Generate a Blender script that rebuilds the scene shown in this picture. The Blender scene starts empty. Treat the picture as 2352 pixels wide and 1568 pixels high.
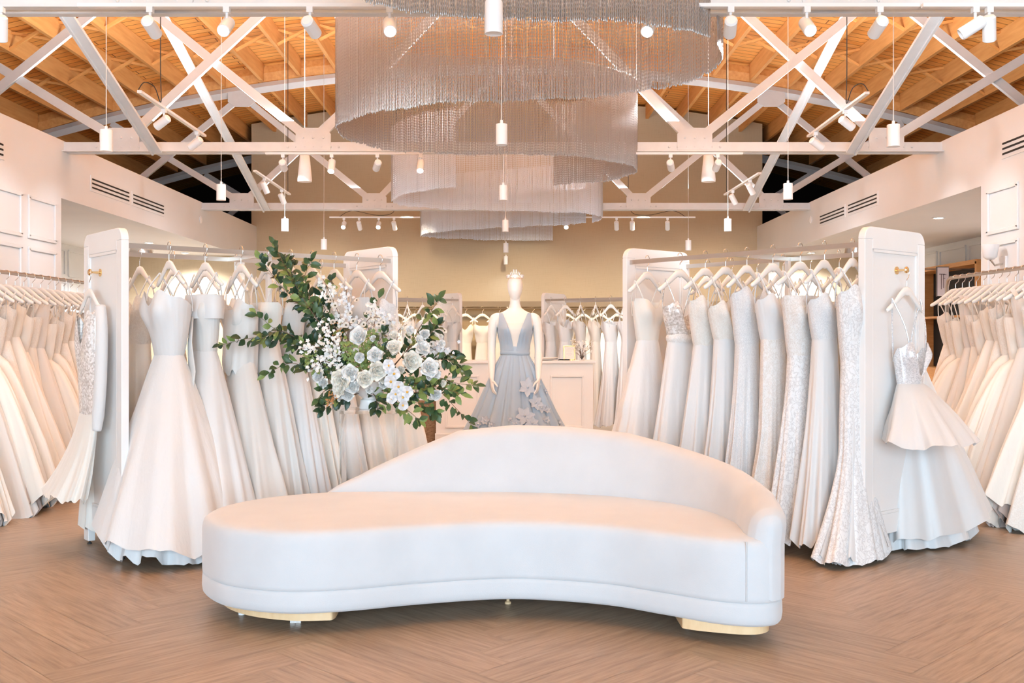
import bpy, math, random
import numpy as np
from mathutils import Vector, Matrix

# ------------------------------------------------------------------ camera, world, light, exposure
sc = bpy.context.scene
COL = sc.collection
FPX, CX, HY, EYE = 2352.0, 1176.0, 780.0, 1.30
cam_d = bpy.data.cameras.new('camera'); cam = bpy.data.objects.new('camera', cam_d); COL.objects.link(cam)
cam.location = (0, 0, EYE); cam.rotation_euler = (math.pi/2, 0, 0)
cam_d.sensor_fit = 'HORIZONTAL'; cam_d.sensor_width = 36.0; cam_d.lens = 36.0
cam_d.shift_y = -4/2352; cam_d.clip_start = 0.05; cam_d.clip_end = 100
sc.camera = cam
sc.view_settings.view_transform = 'Standard'; sc.view_settings.look = 'None'
sc.view_settings.gamma = 1.0; sc.view_settings.use_curve_mapping = False
sc.view_settings.exposure = 0.30
w = bpy.data.worlds.new('world'); sc.world = w; w.use_nodes = True
w.node_tree.nodes['Background'].inputs[0].default_value = (0.02, 0.017, 0.015, 1)
w.node_tree.nodes['Background'].inputs[1].default_value = 0.05

def lamp(kind, name, loc, power, color, rot=(0, 0, 0), size=0.1, size_y=None, spot=None, blend=0.5, spread=None):
    d = bpy.data.lights.new(name, kind); o = bpy.data.objects.new(name, d); COL.objects.link(o)
    o.location = loc; o.rotation_euler = rot; d.energy = power; d.color = color
    if kind == 'AREA':
        d.shape = 'RECTANGLE' if size_y else 'SQUARE'; d.size = size
        if size_y: d.size_y = size_y
        if spread: d.spread = spread
    else:
        d.shadow_soft_size = size
    if kind == 'SPOT': d.spot_size = spot; d.spot_blend = blend
    return o
WARM = (0.97, 0.96, 0.98); SOFTWARM = (0.82, 0.92, 1.0); DAY = (0.66, 0.84, 1.0)
R = math.radians
# daylight through the shop windows behind the camera
lamp('AREA', 'shop_window_daylight', (0, -6.5, 2.2), 1500, DAY, (R(90), 0, 0), 10.0, 4.4)
# area lamps added above the truss chords to brighten the roof wood
for yy, pw in ((5.9, 520), (10.3, 400), (14.86, 60)):
    lamp('AREA', 'roof_fill', (-0.08, yy + 0.1, 3.50), pw, (0.94, 0.96, 1.0), (math.pi, 0, 0), 8.0, 0.25)

# ------------------------------------------------------------------ helpers
def P(px, py, Y): return Vector(((px-CX)/FPX*Y, Y, EYE-(py-HY)/FPX*Y))
rnd = random.Random(7)

class MB:
    def __init__(s): s.v = []; s.f = []
    def add(s, vs, fs):
        o = len(s.v); s.v += [tuple(v) for v in vs]; s.f += [tuple(i+o for i in f) for f in fs]; return s
    def box(s, c, d, rz=0.0, M=None):
        x, y, z = d[0]/2, d[1]/2, d[2]/2
        vs = [Vector(p) for p in ((-x,-y,-z),(x,-y,-z),(x,y,-z),(-x,y,-z),(-x,-y,z),(x,-y,z),(x,y,z),(-x,y,z))]
        m = Matrix.Translation(Vector(c)) @ (M if M else Matrix.Rotation(rz, 4, 'Z'))
        return s.add([m @ v for v in vs], [(0,3,2,1),(4,5,6,7),(0,1,5,4),(1,2,6,5),(2,3,7,6),(3,0,4,7)])
    def bar(s, a, b, w_, h_, up=(0,0,1)):
        a, b = Vector(a), Vector(b); d = (b-a); L = d.length; d.normalize()
        up = Vector(up)
        if abs(d.dot(up)) > .98: up = Vector((1,0,0))
        x = d.cross(up).normalized(); z = x.cross(d).normalized()
        vs = []
        for p in (a, b):
            for sx, sz in ((-1,-1),(1,-1),(1,1),(-1,1)): vs.append(p + x*sx*w_/2 + z*sz*h_/2)
        return s.add(vs, [(0,1,2,3),(7,6,5,4),(0,4,5,1),(1,5,6,2),(2,6,7,3),(3,7,4,0)])
    def rings(s, rs, closed_ends=True, wrap=True):
        n = len(rs[0]); o = len(s.v)
        for r_ in rs: s.v += [tuple(p) for p in r_]
        for i in range(len(rs)-1):
            for j in range(n if wrap else n-1):
                k = (j+1) % n
                s.f.append((o+i*n+j, o+i*n+k, o+(i+1)*n+k, o+(i+1)*n+j))
        if closed_ends:
            s.f.append(tuple(o+j for j in reversed(range(n)))); s.f.append(tuple(o+(len(rs)-1)*n+j for j in range(n)))
        return s
    def tube(s, pts, r, n=8, ell=None, ref=None):
        pts = [Vector(p) for p in pts]; rs = []
        rad = r if isinstance(r, (list, tuple)) else [r]*len(pts)
        prev = Vector(ref) if ref else None
        for i, p in enumerate(pts):
            t = (pts[min(i+1, len(pts)-1)] - pts[max(i-1, 0)])
            if t.length < 1e-9: t = Vector((0,0,1))
            t.normalize()
            if prev is None: prev = Vector((0,1,0)) if abs(t.y) < .9 else Vector((1,0,0))
            u = (prev - t*prev.dot(t))
            if u.length < 1e-5: u = t.orthogonal()
            u.normalize(); prev = u; v_ = t.cross(u)
            ru, rv = (rad[i], rad[i]) if ell is None else (ell[i] if isinstance(ell, list) else ell, rad[i])
            rs.append([p + u*ru*math.cos(a) + v_*rv*math.sin(a) for a in [2*math.pi*k/n for k in range(n)]])
        return s.rings(rs)
    def lathe(s, prof, c=(0,0,0), n=24, cap=True):
        c = Vector(c)
        rs = [[c + Vector((r_*math.cos(2*math.pi*k/n), r_*math.sin(2*math.pi*k/n), z)) for k in range(n)] for r_, z in prof]
        return s.rings(rs, closed_ends=cap)
    def prism(s, pts, z0, z1):
        n = len(pts); o = len(s.v)
        s.v += [(x, y, z0) for x, y in pts] + [(x, y, z1) for x, y in pts]
        s.f.append(tuple(o+i for i in reversed(range(n)))); s.f.append(tuple(o+n+i for i in range(n)))
        for i in range(n): j = (i+1) % n; s.f.append((o+i, o+j, o+n+j, o+n+i))
        return s
    def xform(s, M): s.v = [tuple(M @ Vector(v)) for v in s.v]; return s
    def mesh(s, name, m, smooth=None):
        me = bpy.data.meshes.new(name); me.from_pydata(s.v, [], s.f); me.validate()
        if m: me.materials.append(m)
        if smooth is not None:
            me.polygons.foreach_set('use_smooth', [True]*len(me.polygons))
            if smooth < 180:
                try: me.set_sharp_from_angle(angle=R(smooth))
                except Exception: pass
        me.update(); return me
    def build(s, name, m, parent=None, smooth=None, bevel=0, seg=2):
        o = bpy.data.objects.new(name, s.mesh(name, m, smooth)); COL.objects.link(o)
        if parent: o.parent = parent
        if bevel:
            b = o.modifiers.new('b', 'BEVEL'); b.width = bevel; b.segments = seg; b.limit_method = 'ANGLE'; b.angle_limit = R(40)
        return o

def obj(name, me, parent=None, loc=None, rz=None):
    o = bpy.data.objects.new(name, me); COL.objects.link(o)
    if parent: o.parent = parent
    if loc is not None: o.location = loc
    if rz is not None: o.rotation_euler = (0, 0, rz)
    return o
def tag(o, label=None, cat=None, group=None, kind=None):
    if label: o['label'] = label
    if cat: o['category'] = cat
    if group: o['group'] = group
    if kind: o['kind'] = kind
    return o
def thing(name, label, cat, loc=(0,0,0), rz=0, group=None):
    o = bpy.data.objects.new(name, None); COL.objects.link(o); o.empty_display_size = .1
    o.location = loc; o.rotation_euler = (0, 0, rz)
    return tag(o, label, cat, group)
def struct(o): o['kind'] = 'structure'; return o
def copy_tree(o, parent=None):
    c = o.copy(); COL.objects.link(c); c.parent = parent
    for ch in list(o.children): copy_tree(ch, c)
    return c
def catmull(pts, n=8, closed=False):
    pts = [Vector(p) for p in pts]; out = []; N = len(pts)
    for i in range(N if closed else N-1):
        if closed: a, b, c, d = pts[(i-1) % N], pts[i], pts[(i+1) % N], pts[(i+2) % N]
        else: a, b, c, d = pts[max(i-1, 0)], pts[i], pts[i+1], pts[min(i+2, N-1)]
        for k in range(n):
            t = k/n
            out.append(.5*((2*b)+(c-a)*t+(2*a-5*b+4*c-d)*t*t+(3*b-a-3*c+d)*t**3))
    if not closed: out.append(pts[-1])
    return out
def interp(x, xs, ys): return float(np.interp(x, xs, ys))

# ------------------------------------------------------------------ materials
def mat(name, col, rough=.5, metal=0., spec=.5, emit=None, estr=0., sheen=0., trans=0., ior=1.45, coat=0.):
    m = bpy.data.materials.new(name); m.use_nodes = True; b = m.node_tree.nodes['Principled BSDF']
    b.inputs['Base Color'].default_value = (*col, 1); b.inputs['Roughness'].default_value = rough
    b.inputs['Metallic'].default_value = metal; b.inputs['Specular IOR Level'].default_value = spec
    b.inputs['IOR'].default_value = ior
    if sheen: b.inputs['Sheen Weight'].default_value = sheen
    if trans: b.inputs['Transmission Weight'].default_value = trans
    if coat: b.inputs['Coat Weight'].default_value = coat
    if emit: b.inputs['Emission Color'].default_value = (*emit, 1); b.inputs['Emission Strength'].default_value = estr
    return m
def N(m, t): return m.node_tree.nodes.new(t)
def L(m, a, b): m.node_tree.links.new(a, b)
def coords(m, scale=(1,1,1), kind='Object', rot=(0,0,0)):
    tc = N(m, 'ShaderNodeTexCoord'); mp = N(m, 'ShaderNodeMapping'); mp.inputs['Scale'].default_value = scale
    mp.inputs['Rotation'].default_value = rot
    L(m, tc.outputs[kind], mp.inputs[0]); return mp.outputs[0]
def noise(m, vec, scale, detail=3, rough=.5):
    n = N(m, 'ShaderNodeTexNoise'); n.inputs['Scale'].default_value = scale; n.inputs['Detail'].default_value = detail
    n.inputs['Roughness'].default_value = rough; L(m, vec, n.inputs['Vector']); return n.outputs['Fac']
def ramp(m, fac, stops):
    r_ = N(m, 'ShaderNodeValToRGB'); cr = r_.color_ramp
    while len(cr.elements) < len(stops): cr.elements.new(.5)
    for e, (p, c) in zip(cr.elements, stops): e.position = p; e.color = (*c, 1)
    L(m, fac, r_.inputs[0]); return r_.outputs[0]
def bump(m, h, strength=.3, dist=.01):
    b = N(m, 'ShaderNodeBump'); b.inputs['Strength'].default_value = strength; b.inputs['Distance'].default_value = dist
    L(m, h, b.inputs['Height']); L(m, b.outputs[0], m.node_tree.nodes['Principled BSDF'].inputs['Normal'])
def setcol(m, out): L(m, out, m.node_tree.nodes['Principled BSDF'].inputs['Base Color'])
def varied(name, c0, c1, scale, rough=.5, bmp=0, bscale=None, stretch=(1,1,1), **k):
    m = mat(name, c0, rough, **k); v = coords(m, stretch); f = noise(m, v, scale, 4)
    setcol(m, ramp(m, f, [(.3, c0), (.7, c1)]))
    if bmp: bump(m, noise(m, v, bscale or scale*3, 3), bmp, .004)
    return m

M = {}
M['white_paint'] = varied('white_paint', (.80,.78,.76), (.83,.81,.79), 3, .45)
M['wall'] = varied('wall_paint', (.75,.77,.785), (.78,.80,.815), 1.5, .6, .05, 120)
M['soffit'] = varied('soffit_paint', (.77,.775,.78), (.80,.805,.81), 1.5, .6)
M['steel_white'] = varied('painted_steel', (.64,.66,.675), (.69,.71,.725), 8, .4, .06, 60)
M['chrome'] = mat('chrome', (.78,.76,.75), .18, 1.)
M['brushed'] = mat('brushed_nickel', (.56,.52,.48), .32, 1.)
M['bronze'] = mat('dark_bronze', (.24,.17,.10), .5, .4)
M['brass'] = mat('brass', (.86,.60,.30), .22, 1.)
M['black'] = mat('black_rubber', (.03,.03,.03), .6)
M['dark'] = mat('dark_slot', (.02,.018,.016), .8)
M['white_plastic'] = mat('white_fixture', (.82,.82,.82), .35)
M['cord'] = mat('white_cord', (.7,.68,.66), .5)
M['lens'] = mat('lit_lens', (1,1,1), .4, emit=(1.0,.93,.82), estr=30)
M['lens_soft'] = mat('lit_diffuser', (1,1,1), .4, emit=(1.0,.95,.88), estr=3)
M['lens_off'] = mat('unlit_lens', (.75,.75,.75), .3)
M['hanger'] = mat('white_hanger', (.84,.81,.77), .35)
M['plinth'] = varied('pale_wood', (.72,.50,.28), (.78,.57,.34), 12, .45, stretch=(1,8,1))
M['niche_wood'] = varied('orange_wood', (.45,.20,.06), (.55,.26,.09), 8, .5, stretch=(1,1,6))
M['wax'] = mat('mannequin_shell', (.86,.82,.76), .38)
M['acrylic'] = mat('clear_acrylic', (1,1,1), .02, trans=1., ior=1.2)
M['glass'] = mat('clear_glass', (1,1,1), .02, trans=1., ior=1.3)
M['ceramic'] = mat('white_ceramic', (.84,.83,.81), .3)

# tan grasscloth wallpaper on the back wall
m = mat('tan_wallpaper', (.47,.40,.29), .75); v = coords(m, (1,1,1)); vv = coords(m, (.6,.6,14)); vh = coords(m, (14,14,.6))
f1 = noise(m, vv, 9, 3); f2 = noise(m, vh, 9, 3); mx = N(m, 'ShaderNodeMath'); mx.operation = 'ADD'; L(m, f1, mx.inputs[0]); L(m, f2, mx.inputs[1])
setcol(m, ramp(m, mx.outputs[0], [(.35, (.44,.345,.22)), (1.0, (.53,.43,.29))])); M['wallpaper'] = m

# roof boards (lines run across the room)
m = mat('roof_boards', (.6,.28,.08), .6); v = coords(m, (1,1,1))
br = N(m, 'ShaderNodeTexBrick'); br.inputs['Scale'].default_value = 1.0
br.inputs['Mortar Size'].default_value = .006; br.inputs['Brick Width'].default_value = 2.6; br.inputs['Row Height'].default_value = .14
br.inputs['Color1'].default_value = (.92,.40,.085,1); br.inputs['Color2'].default_value = (.96,.50,.14,1); br.inputs['Mortar'].default_value = (.16,.06,.015,1)
L(m, v, br.inputs['Vector']); g = noise(m, coords(m, (1.2,14,1)), 5, 4)
mixn = N(m, 'ShaderNodeMix'); mixn.data_type = 'RGBA'; mixn.blend_type = 'MULTIPLY'; mixn.inputs[0].default_value = .6
L(m, br.outputs[0], mixn.inputs[6]); L(m, ramp(m, g, [(.3, (.62,.55,.5)), (.7, (1,1,1))]), mixn.inputs[7]); setcol(m, mixn.outputs[2])
M['boards'] = m
M['joist'] = varied('joist_wood', (.68,.31,.09), (.80,.41,.14), 4, .6, .1, 20, (6,.6,6))
M['bridging'] = varied('bridging_wood', (.70,.32,.09), (.80,.40,.13), 6, .6)

# floor: herringbone oak planks (every plank carries its own random value and grain direction)
m = mat('oak_floor', (.4,.24,.13), .36, spec=.45)
uv = N(m, 'ShaderNodeUVMap'); uv.uv_map = 'grain'
at = N(m, 'ShaderNodeAttribute'); at.attribute_name = 'plank'; at.attribute_type = 'GEOMETRY'
mp = N(m, 'ShaderNodeMapping'); mp.inputs['Scale'].default_value = (1.6, 22, 1); L(m, uv.outputs[0], mp.inputs[0])
g1 = noise(m, mp.outputs[0], 2.2, 6, .62)
c1 = ramp(m, g1, [(.25, (.24,.175,.12)), (.5, (.375,.285,.205)), (.75, (.48,.385,.295))])
c2 = ramp(m, at.outputs['Fac'], [(0, (.92,.915,.91)), (1, (1.04,1.035,1.03))])
mixn = N(m, 'ShaderNodeMix'); mixn.data_type = 'RGBA'; mixn.blend_type = 'MULTIPLY'; mixn.inputs[0].default_value = 1
L(m, c1, mixn.inputs[6]); L(m, c2, mixn.inputs[7]); setcol(m, mixn.outputs[2])
bump(m, g1, .08, .003); M['floor'] = m

# cloth family
def cloth(name, col, rough=.6, sheen=.25, wrinkle=.25, scale=7, stretch=(1,1,.25)):
    m = mat(name, col, rough, sheen=sheen, spec=.35)
    v = coords(m, stretch); bump(m, noise(m, v, scale, 4), wrinkle, .02); return m
M['satin'] = cloth('ivory_satin', (0.680,0.656,0.623), .38)
M['satin_white'] = cloth('white_satin', (0.687,0.680,0.671), .4)
M['crepe'] = cloth('cream_crepe', (.76,.725,.665), .6)
M['tulle'] = cloth('white_tulle', (0.696,0.692,0.687), .8, .5, .4, 14)
M['tulle_cream'] = cloth('cream_tulle', (.76,.725,.665), .8, .5, .4, 14)
M['champagne'] = cloth('champagne_tulle', (0.739,0.679,0.592), .75, .4)
M['pink_tulle'] = cloth('dusty_underskirt', (0.609,0.505,0.452), .8, .3)
def lace(name, ground, motif, scale, bmp=.4):
    m = mat(name, ground, .7, sheen=.3)
    v = coords(m, (1,1,.8)); nz = N(m, 'ShaderNodeTexNoise'); nz.inputs['Scale'].default_value = scale*.5; L(m, v, nz.inputs['Vector'])
    ad = N(m, 'ShaderNodeMix'); ad.data_type = 'VECTOR'; ad.inputs[0].default_value = .12
    L(m, v, ad.inputs[4]); L(m, nz.outputs['Color'], ad.inputs[5])
    vo = N(m, 'ShaderNodeTexVoronoi'); vo.feature = 'DISTANCE_TO_EDGE'; vo.inputs['Scale'].default_value = scale
    L(m, ad.outputs[1], vo.inputs['Vector'])
    n2 = noise(m, ad.outputs[1], scale*1.3, 5, .7)
    a = N(m, 'ShaderNodeMath'); a.operation = 'ADD'; L(m, vo.outputs['Distance'], a.inputs[0]); L(m, n2, a.inputs[1])
    setcol(m, ramp(m, a.outputs[0], [(.46, motif), (.56, ground), (.64, motif)])); bump(m, a.outputs[0], bmp, .006); return m
M['lace'] = lace('white_lace', (.60,.60,.61), (.76,.76,.76), 60)
M['lace_big'] = lace('floral_lace', (.57,.56,.56), (.78,.78,.78), 34)
M['lace_nude'] = lace('lace_over_nude', (.66,.61,.56), (.78,.76,.74), 42)
M['lace_cream'] = lace('cream_lace', (.70,.65,.59), (.77,.74,.69), 46)
def sequin(name, c0, c1, scale=120):
    m = mat(name, c0, .25, metal=.35); v = coords(m)
    vo = N(m, 'ShaderNodeTexVoronoi'); vo.inputs['Scale'].default_value = scale; L(m, v, vo.inputs['Vector'])
    setcol(m, ramp(m, vo.outputs['Color'], [(.2, c0), (.8, c1)]))
    nm = N(m, 'ShaderNodeBump'); nm.inputs['Strength'].default_value = .9; nm.inputs['Distance'].default_value = .01
    L(m, vo.outputs['Color'], nm.inputs['Height']); L(m, nm.outputs[0], m.node_tree.nodes['Principled BSDF'].inputs['Normal']); return m
M['sequin'] = sequin('silver_sequins', (.62,.57,.53), (.97,.95,.93), 90)
M['bead'] = sequin('crystal_beading', (.68,.68,.70), (.95,.95,.96), 160)
M['blue_satin'] = cloth('ice_blue_satin', (.39,.475,.555), .3, .15, .12, 5)
M['applique'] = cloth('white_applique', (.52,.57,.63), .6)
M['mesh_nude'] = mat('nude_mesh', (.82,.76,.68), .7)
M['navy'] = cloth('navy_cloth', (.05,.08,.14), .7)
M['sky'] = cloth('pale_blue_cloth', (.42,.56,.72), .7)
m = mat('sofa_boucle', (.80,.78,.775), .85, sheen=.4); v = coords(m)
n1 = noise(m, v, 260, 3, .7); n2 = noise(m, v, 5, 3); setcol(m, ramp(m, n2, [(.3, (.56,.565,.575)), (.7, (.595,.60,.61))])); bump(m, n1, .35, .002); M['sofa'] = m
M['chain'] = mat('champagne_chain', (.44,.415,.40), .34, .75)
M['chain_daylit'] = mat('daylit_chain', (.78,.82,.88), .3, .7)  # same chain metal, reflected daylight put into a paler, bluer colour
M['leaf'] = varied('green_leaf', (.035,.075,.03), (.075,.13,.045), 14, .42)
M['leaf_light'] = varied('young_leaf', (.16,.24,.06), (.26,.32,.10), 14, .45)
M['leaf_dark'] = varied('dark_leaf', (.016,.042,.022), (.035,.075,.032), 14, .38)
M['twig'] = mat('brown_twig', (.16,.09,.05), .7)
M['petal'] = mat('ivory_petal', (.90,.84,.72), .6, sheen=.2)
M['petal_white'] = mat('white_petal', (.88,.86,.81), .55, sheen=.2)
M['petal_blue'] = mat('pale_blossom', (.80,.80,.80), .6)
for k_ in ('petal', 'petal_white', 'petal_blue'):
    q_ = M[k_].node_tree.nodes['Principled BSDF']; q_.inputs['Subsurface Weight'].default_value = .5; q_.inputs['Subsurface Radius'].default_value = (.02, .018, .014); q_.inputs['Subsurface Scale'].default_value = .6
M['stamen'] = mat('yellow_stamen', (.75,.42,.08), .6)
M['flower_eye'] = mat('dark_flower_eye', (.12,.09,.04), .6)
M['berry'] = mat('rust_berry', (.50,.22,.07), .5)
M['wicker'] = varied('brown_wicker', (.22,.12,.06), (.42,.26,.15), 30, .7, .6, 60, (1,1,3))

# ------------------------------------------------------------------ room shell
XL, XR, XC = -4.49, 4.31, -0.08
ZTOP, ZSOF, YB, YF = 3.29, 2.71, 18.0, -3.2
# floor: clipped herringbone planks as one surface
def clip_poly(poly, x0, x1, y0, y1):
    for ax, val, sg in ((0, x0, 1), (0, x1, -1), (1, y0, 1), (1, y1, -1)):
        out = []
        for i in range(len(poly)):
            a, b = poly[i-1], poly[i]; da, db = sg*(a[0][ax]-val), sg*(b[0][ax]-val)
            if (da >= 0) != (db >= 0):
                t = da/(da-db)
                out.append(tuple(tuple(p+(q-p)*t for p, q in zip(u, v)) for u, v in zip(a, b)))
            if db >= 0: out.append(b)
        poly = out
        if not poly: return []
    return poly
def build_floor():
    Lp, Wp = 1.20, .20; c, s_ = math.cos(R(45)), math.sin(R(45)); g = .0007
    V, F, UV, PL = [], [], [], []
    X0, X1, Y0, Y1 = -6.7, 6.5, YF, YB
    for i in range(-90, 120):
        for j in range(-12, 13):
            for kind in (0, 1):
                x0, y0 = i*Wp + j*Lp, i*Wp - j*Lp
                if kind == 0: a, b, cc, d = x0, y0, x0+Lp, y0+Wp
                else: a, b, cc, d = x0+Lp, y0-Lp+Wp, x0+Lp+Wp, y0+Wp
                cs = [(a+g, b+g), (cc-g, b+g), (cc-g, d-g), (a+g, d-g)]
                r0 = rnd.random()*40; r1 = rnd.random()*40
                q = []
                for (x, y) in cs:
                    u, v_ = ((x-a), (y-b)) if kind == 0 else ((y-b), (x-a))
                    q.append((((x-y)*c, (x+y)*s_ + 3.0), (u+r0, v_+r1)))
                if max(p[0][0] for p in q) < X0 or min(p[0][0] for p in q) > X1 or max(p[0][1] for p in q) < Y0 or min(p[0][1] for p in q) > Y1: continue
                q = clip_poly(q, X0, X1, Y0, Y1)
                if len(q) < 3: continue
                o = len(V); V += [(p[0][0], p[0][1], 0) for p in q]; F.append(tuple(range(o, o+len(q)))); UV += [p[1] for p in q]; PL.append(rnd.random())
    # a dark bed under the hairline joints
    o = len(V); V += [(X0, Y0, -.003), (X1, Y0, -.003), (X1, Y1, -.003), (X0, Y1, -.003)]; F.append((o, o+1, o+2, o+3)); UV += [(0, 0)]*4; PL.append(0)
    me = bpy.data.meshes.new('floor'); me.from_pydata(V, [], F); me.materials.append(M['floor'])
    ul = me.uv_layers.new(name='grain'); ul.data.foreach_set('uv', np.array(UV, dtype=np.float32).ravel())
    a_ = me.attributes.new('plank', 'FLOAT', 'FACE'); a_.data.foreach_set('value', np.array(PL, dtype=np.float32))
    return struct(obj('floor', me))
build_floor()

def room_side(side):
    Xw = XL if side < 0 else XR; out = side*.18; nm = 'left' if side < 0 else 'right'
    y_pier = 10.2 if side < 0 else 9.41; y_end = 17.2; Xo = -6.6 if side < 0 else 6.4
    b = MB(); xc = Xw + out/2
    b.box((xc, (YF+y_pier)/2, ZTOP/2), (.18, y_pier-YF, ZTOP))                  # pier wall, full height
    b.box((xc, (y_pier+YB)/2, (ZTOP+ZSOF)/2), (.18, YB-y_pier, ZTOP-ZSOF))       # header over the opening
    b.box((xc, (y_end+YB)/2, ZSOF/2), (.18, YB-y_end, ZSOF))
    struct(b.build('wall_'+nm, M['wall']))
    b = MB(); b.box((Xo+out/2, (y_pier+y_end)/2, ZSOF/2), (.18, y_end-y_pier+.6, ZSOF))
    b.box(((Xw+out+Xo)/2, y_pier-.09, ZSOF/2), (abs(Xo-Xw-out), .18, ZSOF))
    # shallow wainscot frames on the recess wall
    for k in range(7):
        yy = y_pier + .55 + k*.98
        for z0, z1 in ((2.25, 2.62), (1.2, 2.15)):
            for (dy, dz, cy, cz) in ((.86, .03, yy, z0), (.86, .03, yy, z1), (.03, z1-z0, yy-.43, (z0+z1)/2), (.03, z1-z0, yy+.43, (z0+z1)/2)):
                b.box((Xo - side*.01, cy, cz), (.02, dy, dz))
    struct(b.build('wall_recess_'+nm, M['wall']))
    b = MB(); b.box(((Xw+out+Xo)/2, y_end+.05, ZSOF/2), (abs(Xo-Xw-out), .1, ZSOF)); struct(b.build('wall_recess_end_'+nm, M['wallpaper']))
    b = MB(); b.box(((Xw+out+Xo+out)/2, (y_pier+y_end)/2, ZSOF+.041), (abs(Xo-Xw), y_end-y_pier+.2, .08))
    struct(b.build('ceiling_recess_'+nm, M['soffit']))
    # panelled mouldings on the pier
    b = MB(); k = 0
    for yy in [y_pier-.42-i*.70 for i in range(7)]:
        for z0, z1 in ((2.26, 2.63), (1.25, 2.15), (.25, 1.15)):
            for (dy, dz, cy, cz) in ((.58, .035, yy, z0), (.58, .035, yy, z1), (.035, z1-z0, yy-.27, (z0+z1)/2), (.035, z1-z0, yy+.27, (z0+z1)/2)):
                b.box((Xw - side*.009, cy, cz), (.018, dy, dz))
    struct(b.build('trim_%d' % (1 if side < 0 else 2), M['wall'], bevel=.004))
    b = MB(); b.box((Xw-side*.008, (YF+y_pier)/2, .06), (.016, y_pier-YF, .12)); struct(b.build('baseboard_'+nm, M['white_paint']))
room_side(-1); room_side(1)
def arch(X): return 5.22 - (X-XC)**2/47.0
b = MB(); xs = np.linspace(XL-.09, XR+.09, 24)
pts = [(x, YB, arch(x)+.3) for x in xs]
n_ = len(xs); vs = [(x, YB, 0) for x in xs] + pts + [(x, YB+.15, 0) for x in xs] + [(x, YB+.15, arch(x)+.3) for x in xs]
fs = []
for i in range(n_-1):
    fs += [(i, i+1, n_+i+1, n_+i), (2*n_+i+1, 2*n_+i, 3*n_+i, 3*n_+i+1), (n_+i, n_+i+1, 3*n_+i+1, 3*n_+i)]
fs += [(0, n_, 3*n_, 2*n_), (n_-1, 3*n_-1, 4*n_-1, 2*n_-1)]
b.add(vs, fs); struct(b.build('wall_back', M['wallpaper']))
b = MB(); b.box((XC, YF-.1, 4.35), (9.2, .12, 2.0)); struct(b.build('wall_front', M['wall']))   # solid wall above the shop window, behind the camera

# ------------------------------------------------------------------ roof: curved deck, joists, cross bridging
TY = [1.31, 5.87, 10.3, 14.86, 19.4]
xs = np.linspace(-8.6, 8.4, 60); vs, fs = [], []
for x in xs:
    z = arch(x)+.345
    vs += [(x, YF-.2, z), (x, 22.0, z), (x, 22.0, z+.03), (x, YF-.2, z+.03)]
for i in range(len(xs)-1):
    o = 4*i; fs += [(o, o+1, o+5, o+4), (o+3, o+7, o+6, o+2)]
ceil_ = MB().add(vs, fs).build('ceiling', M['boards']); struct(ceil_)
XJ = [XC + (i-12)*.545 - .2725 for i in range(-2, 28)]
for bi in (1, 2, 3):
    y0, y1 = TY[bi]+.03, TY[bi+1]-.03
    for x in XJ:
        if abs(x-XC) > 6.9: continue
        if bi == 3 and abs(x-XC) < 2.0: continue
        za, zb = arch(x)+.09, arch(x)+.34
        MB().box((x, (y0+y1)/2, (za+zb)/2), (.05, y1-y0, zb-za)).build('joist', M['joist'], ceil_)
for bi in (1, 2):
    for row in (.33, .67):
        y = TY[bi] + row*(TY[bi+1]-TY[bi])
        for i in range(len(XJ)-1):
            x0, x1 = XJ[i]+.025, XJ[i+1]-.025
            if abs((x0+x1)/2-XC) > 6.4: continue
            z0, z1 = arch(x0), arch(x1)
            MB().bar((x0, y-.02, z0+.11), (x1, y-.02, z1+.31), .035, .03).bar((x0, y+.02, z0+.31), (x1, y+.02, z1+.11), .035, .03).build('bridging', M['bridging'], ceil_)
for bi in (1, 2, 3, 4):      # timber nailer on top of each truss
    pts = [(x, TY[bi], arch(x)+.20) for x in np.linspace(-7.4, 7.2, 30)]
    if bi < 4: MB().tube(pts, .11, 4, ell=.035, ref=(0,1,0)).build('nailer', M['joist'], ceil_)

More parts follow.
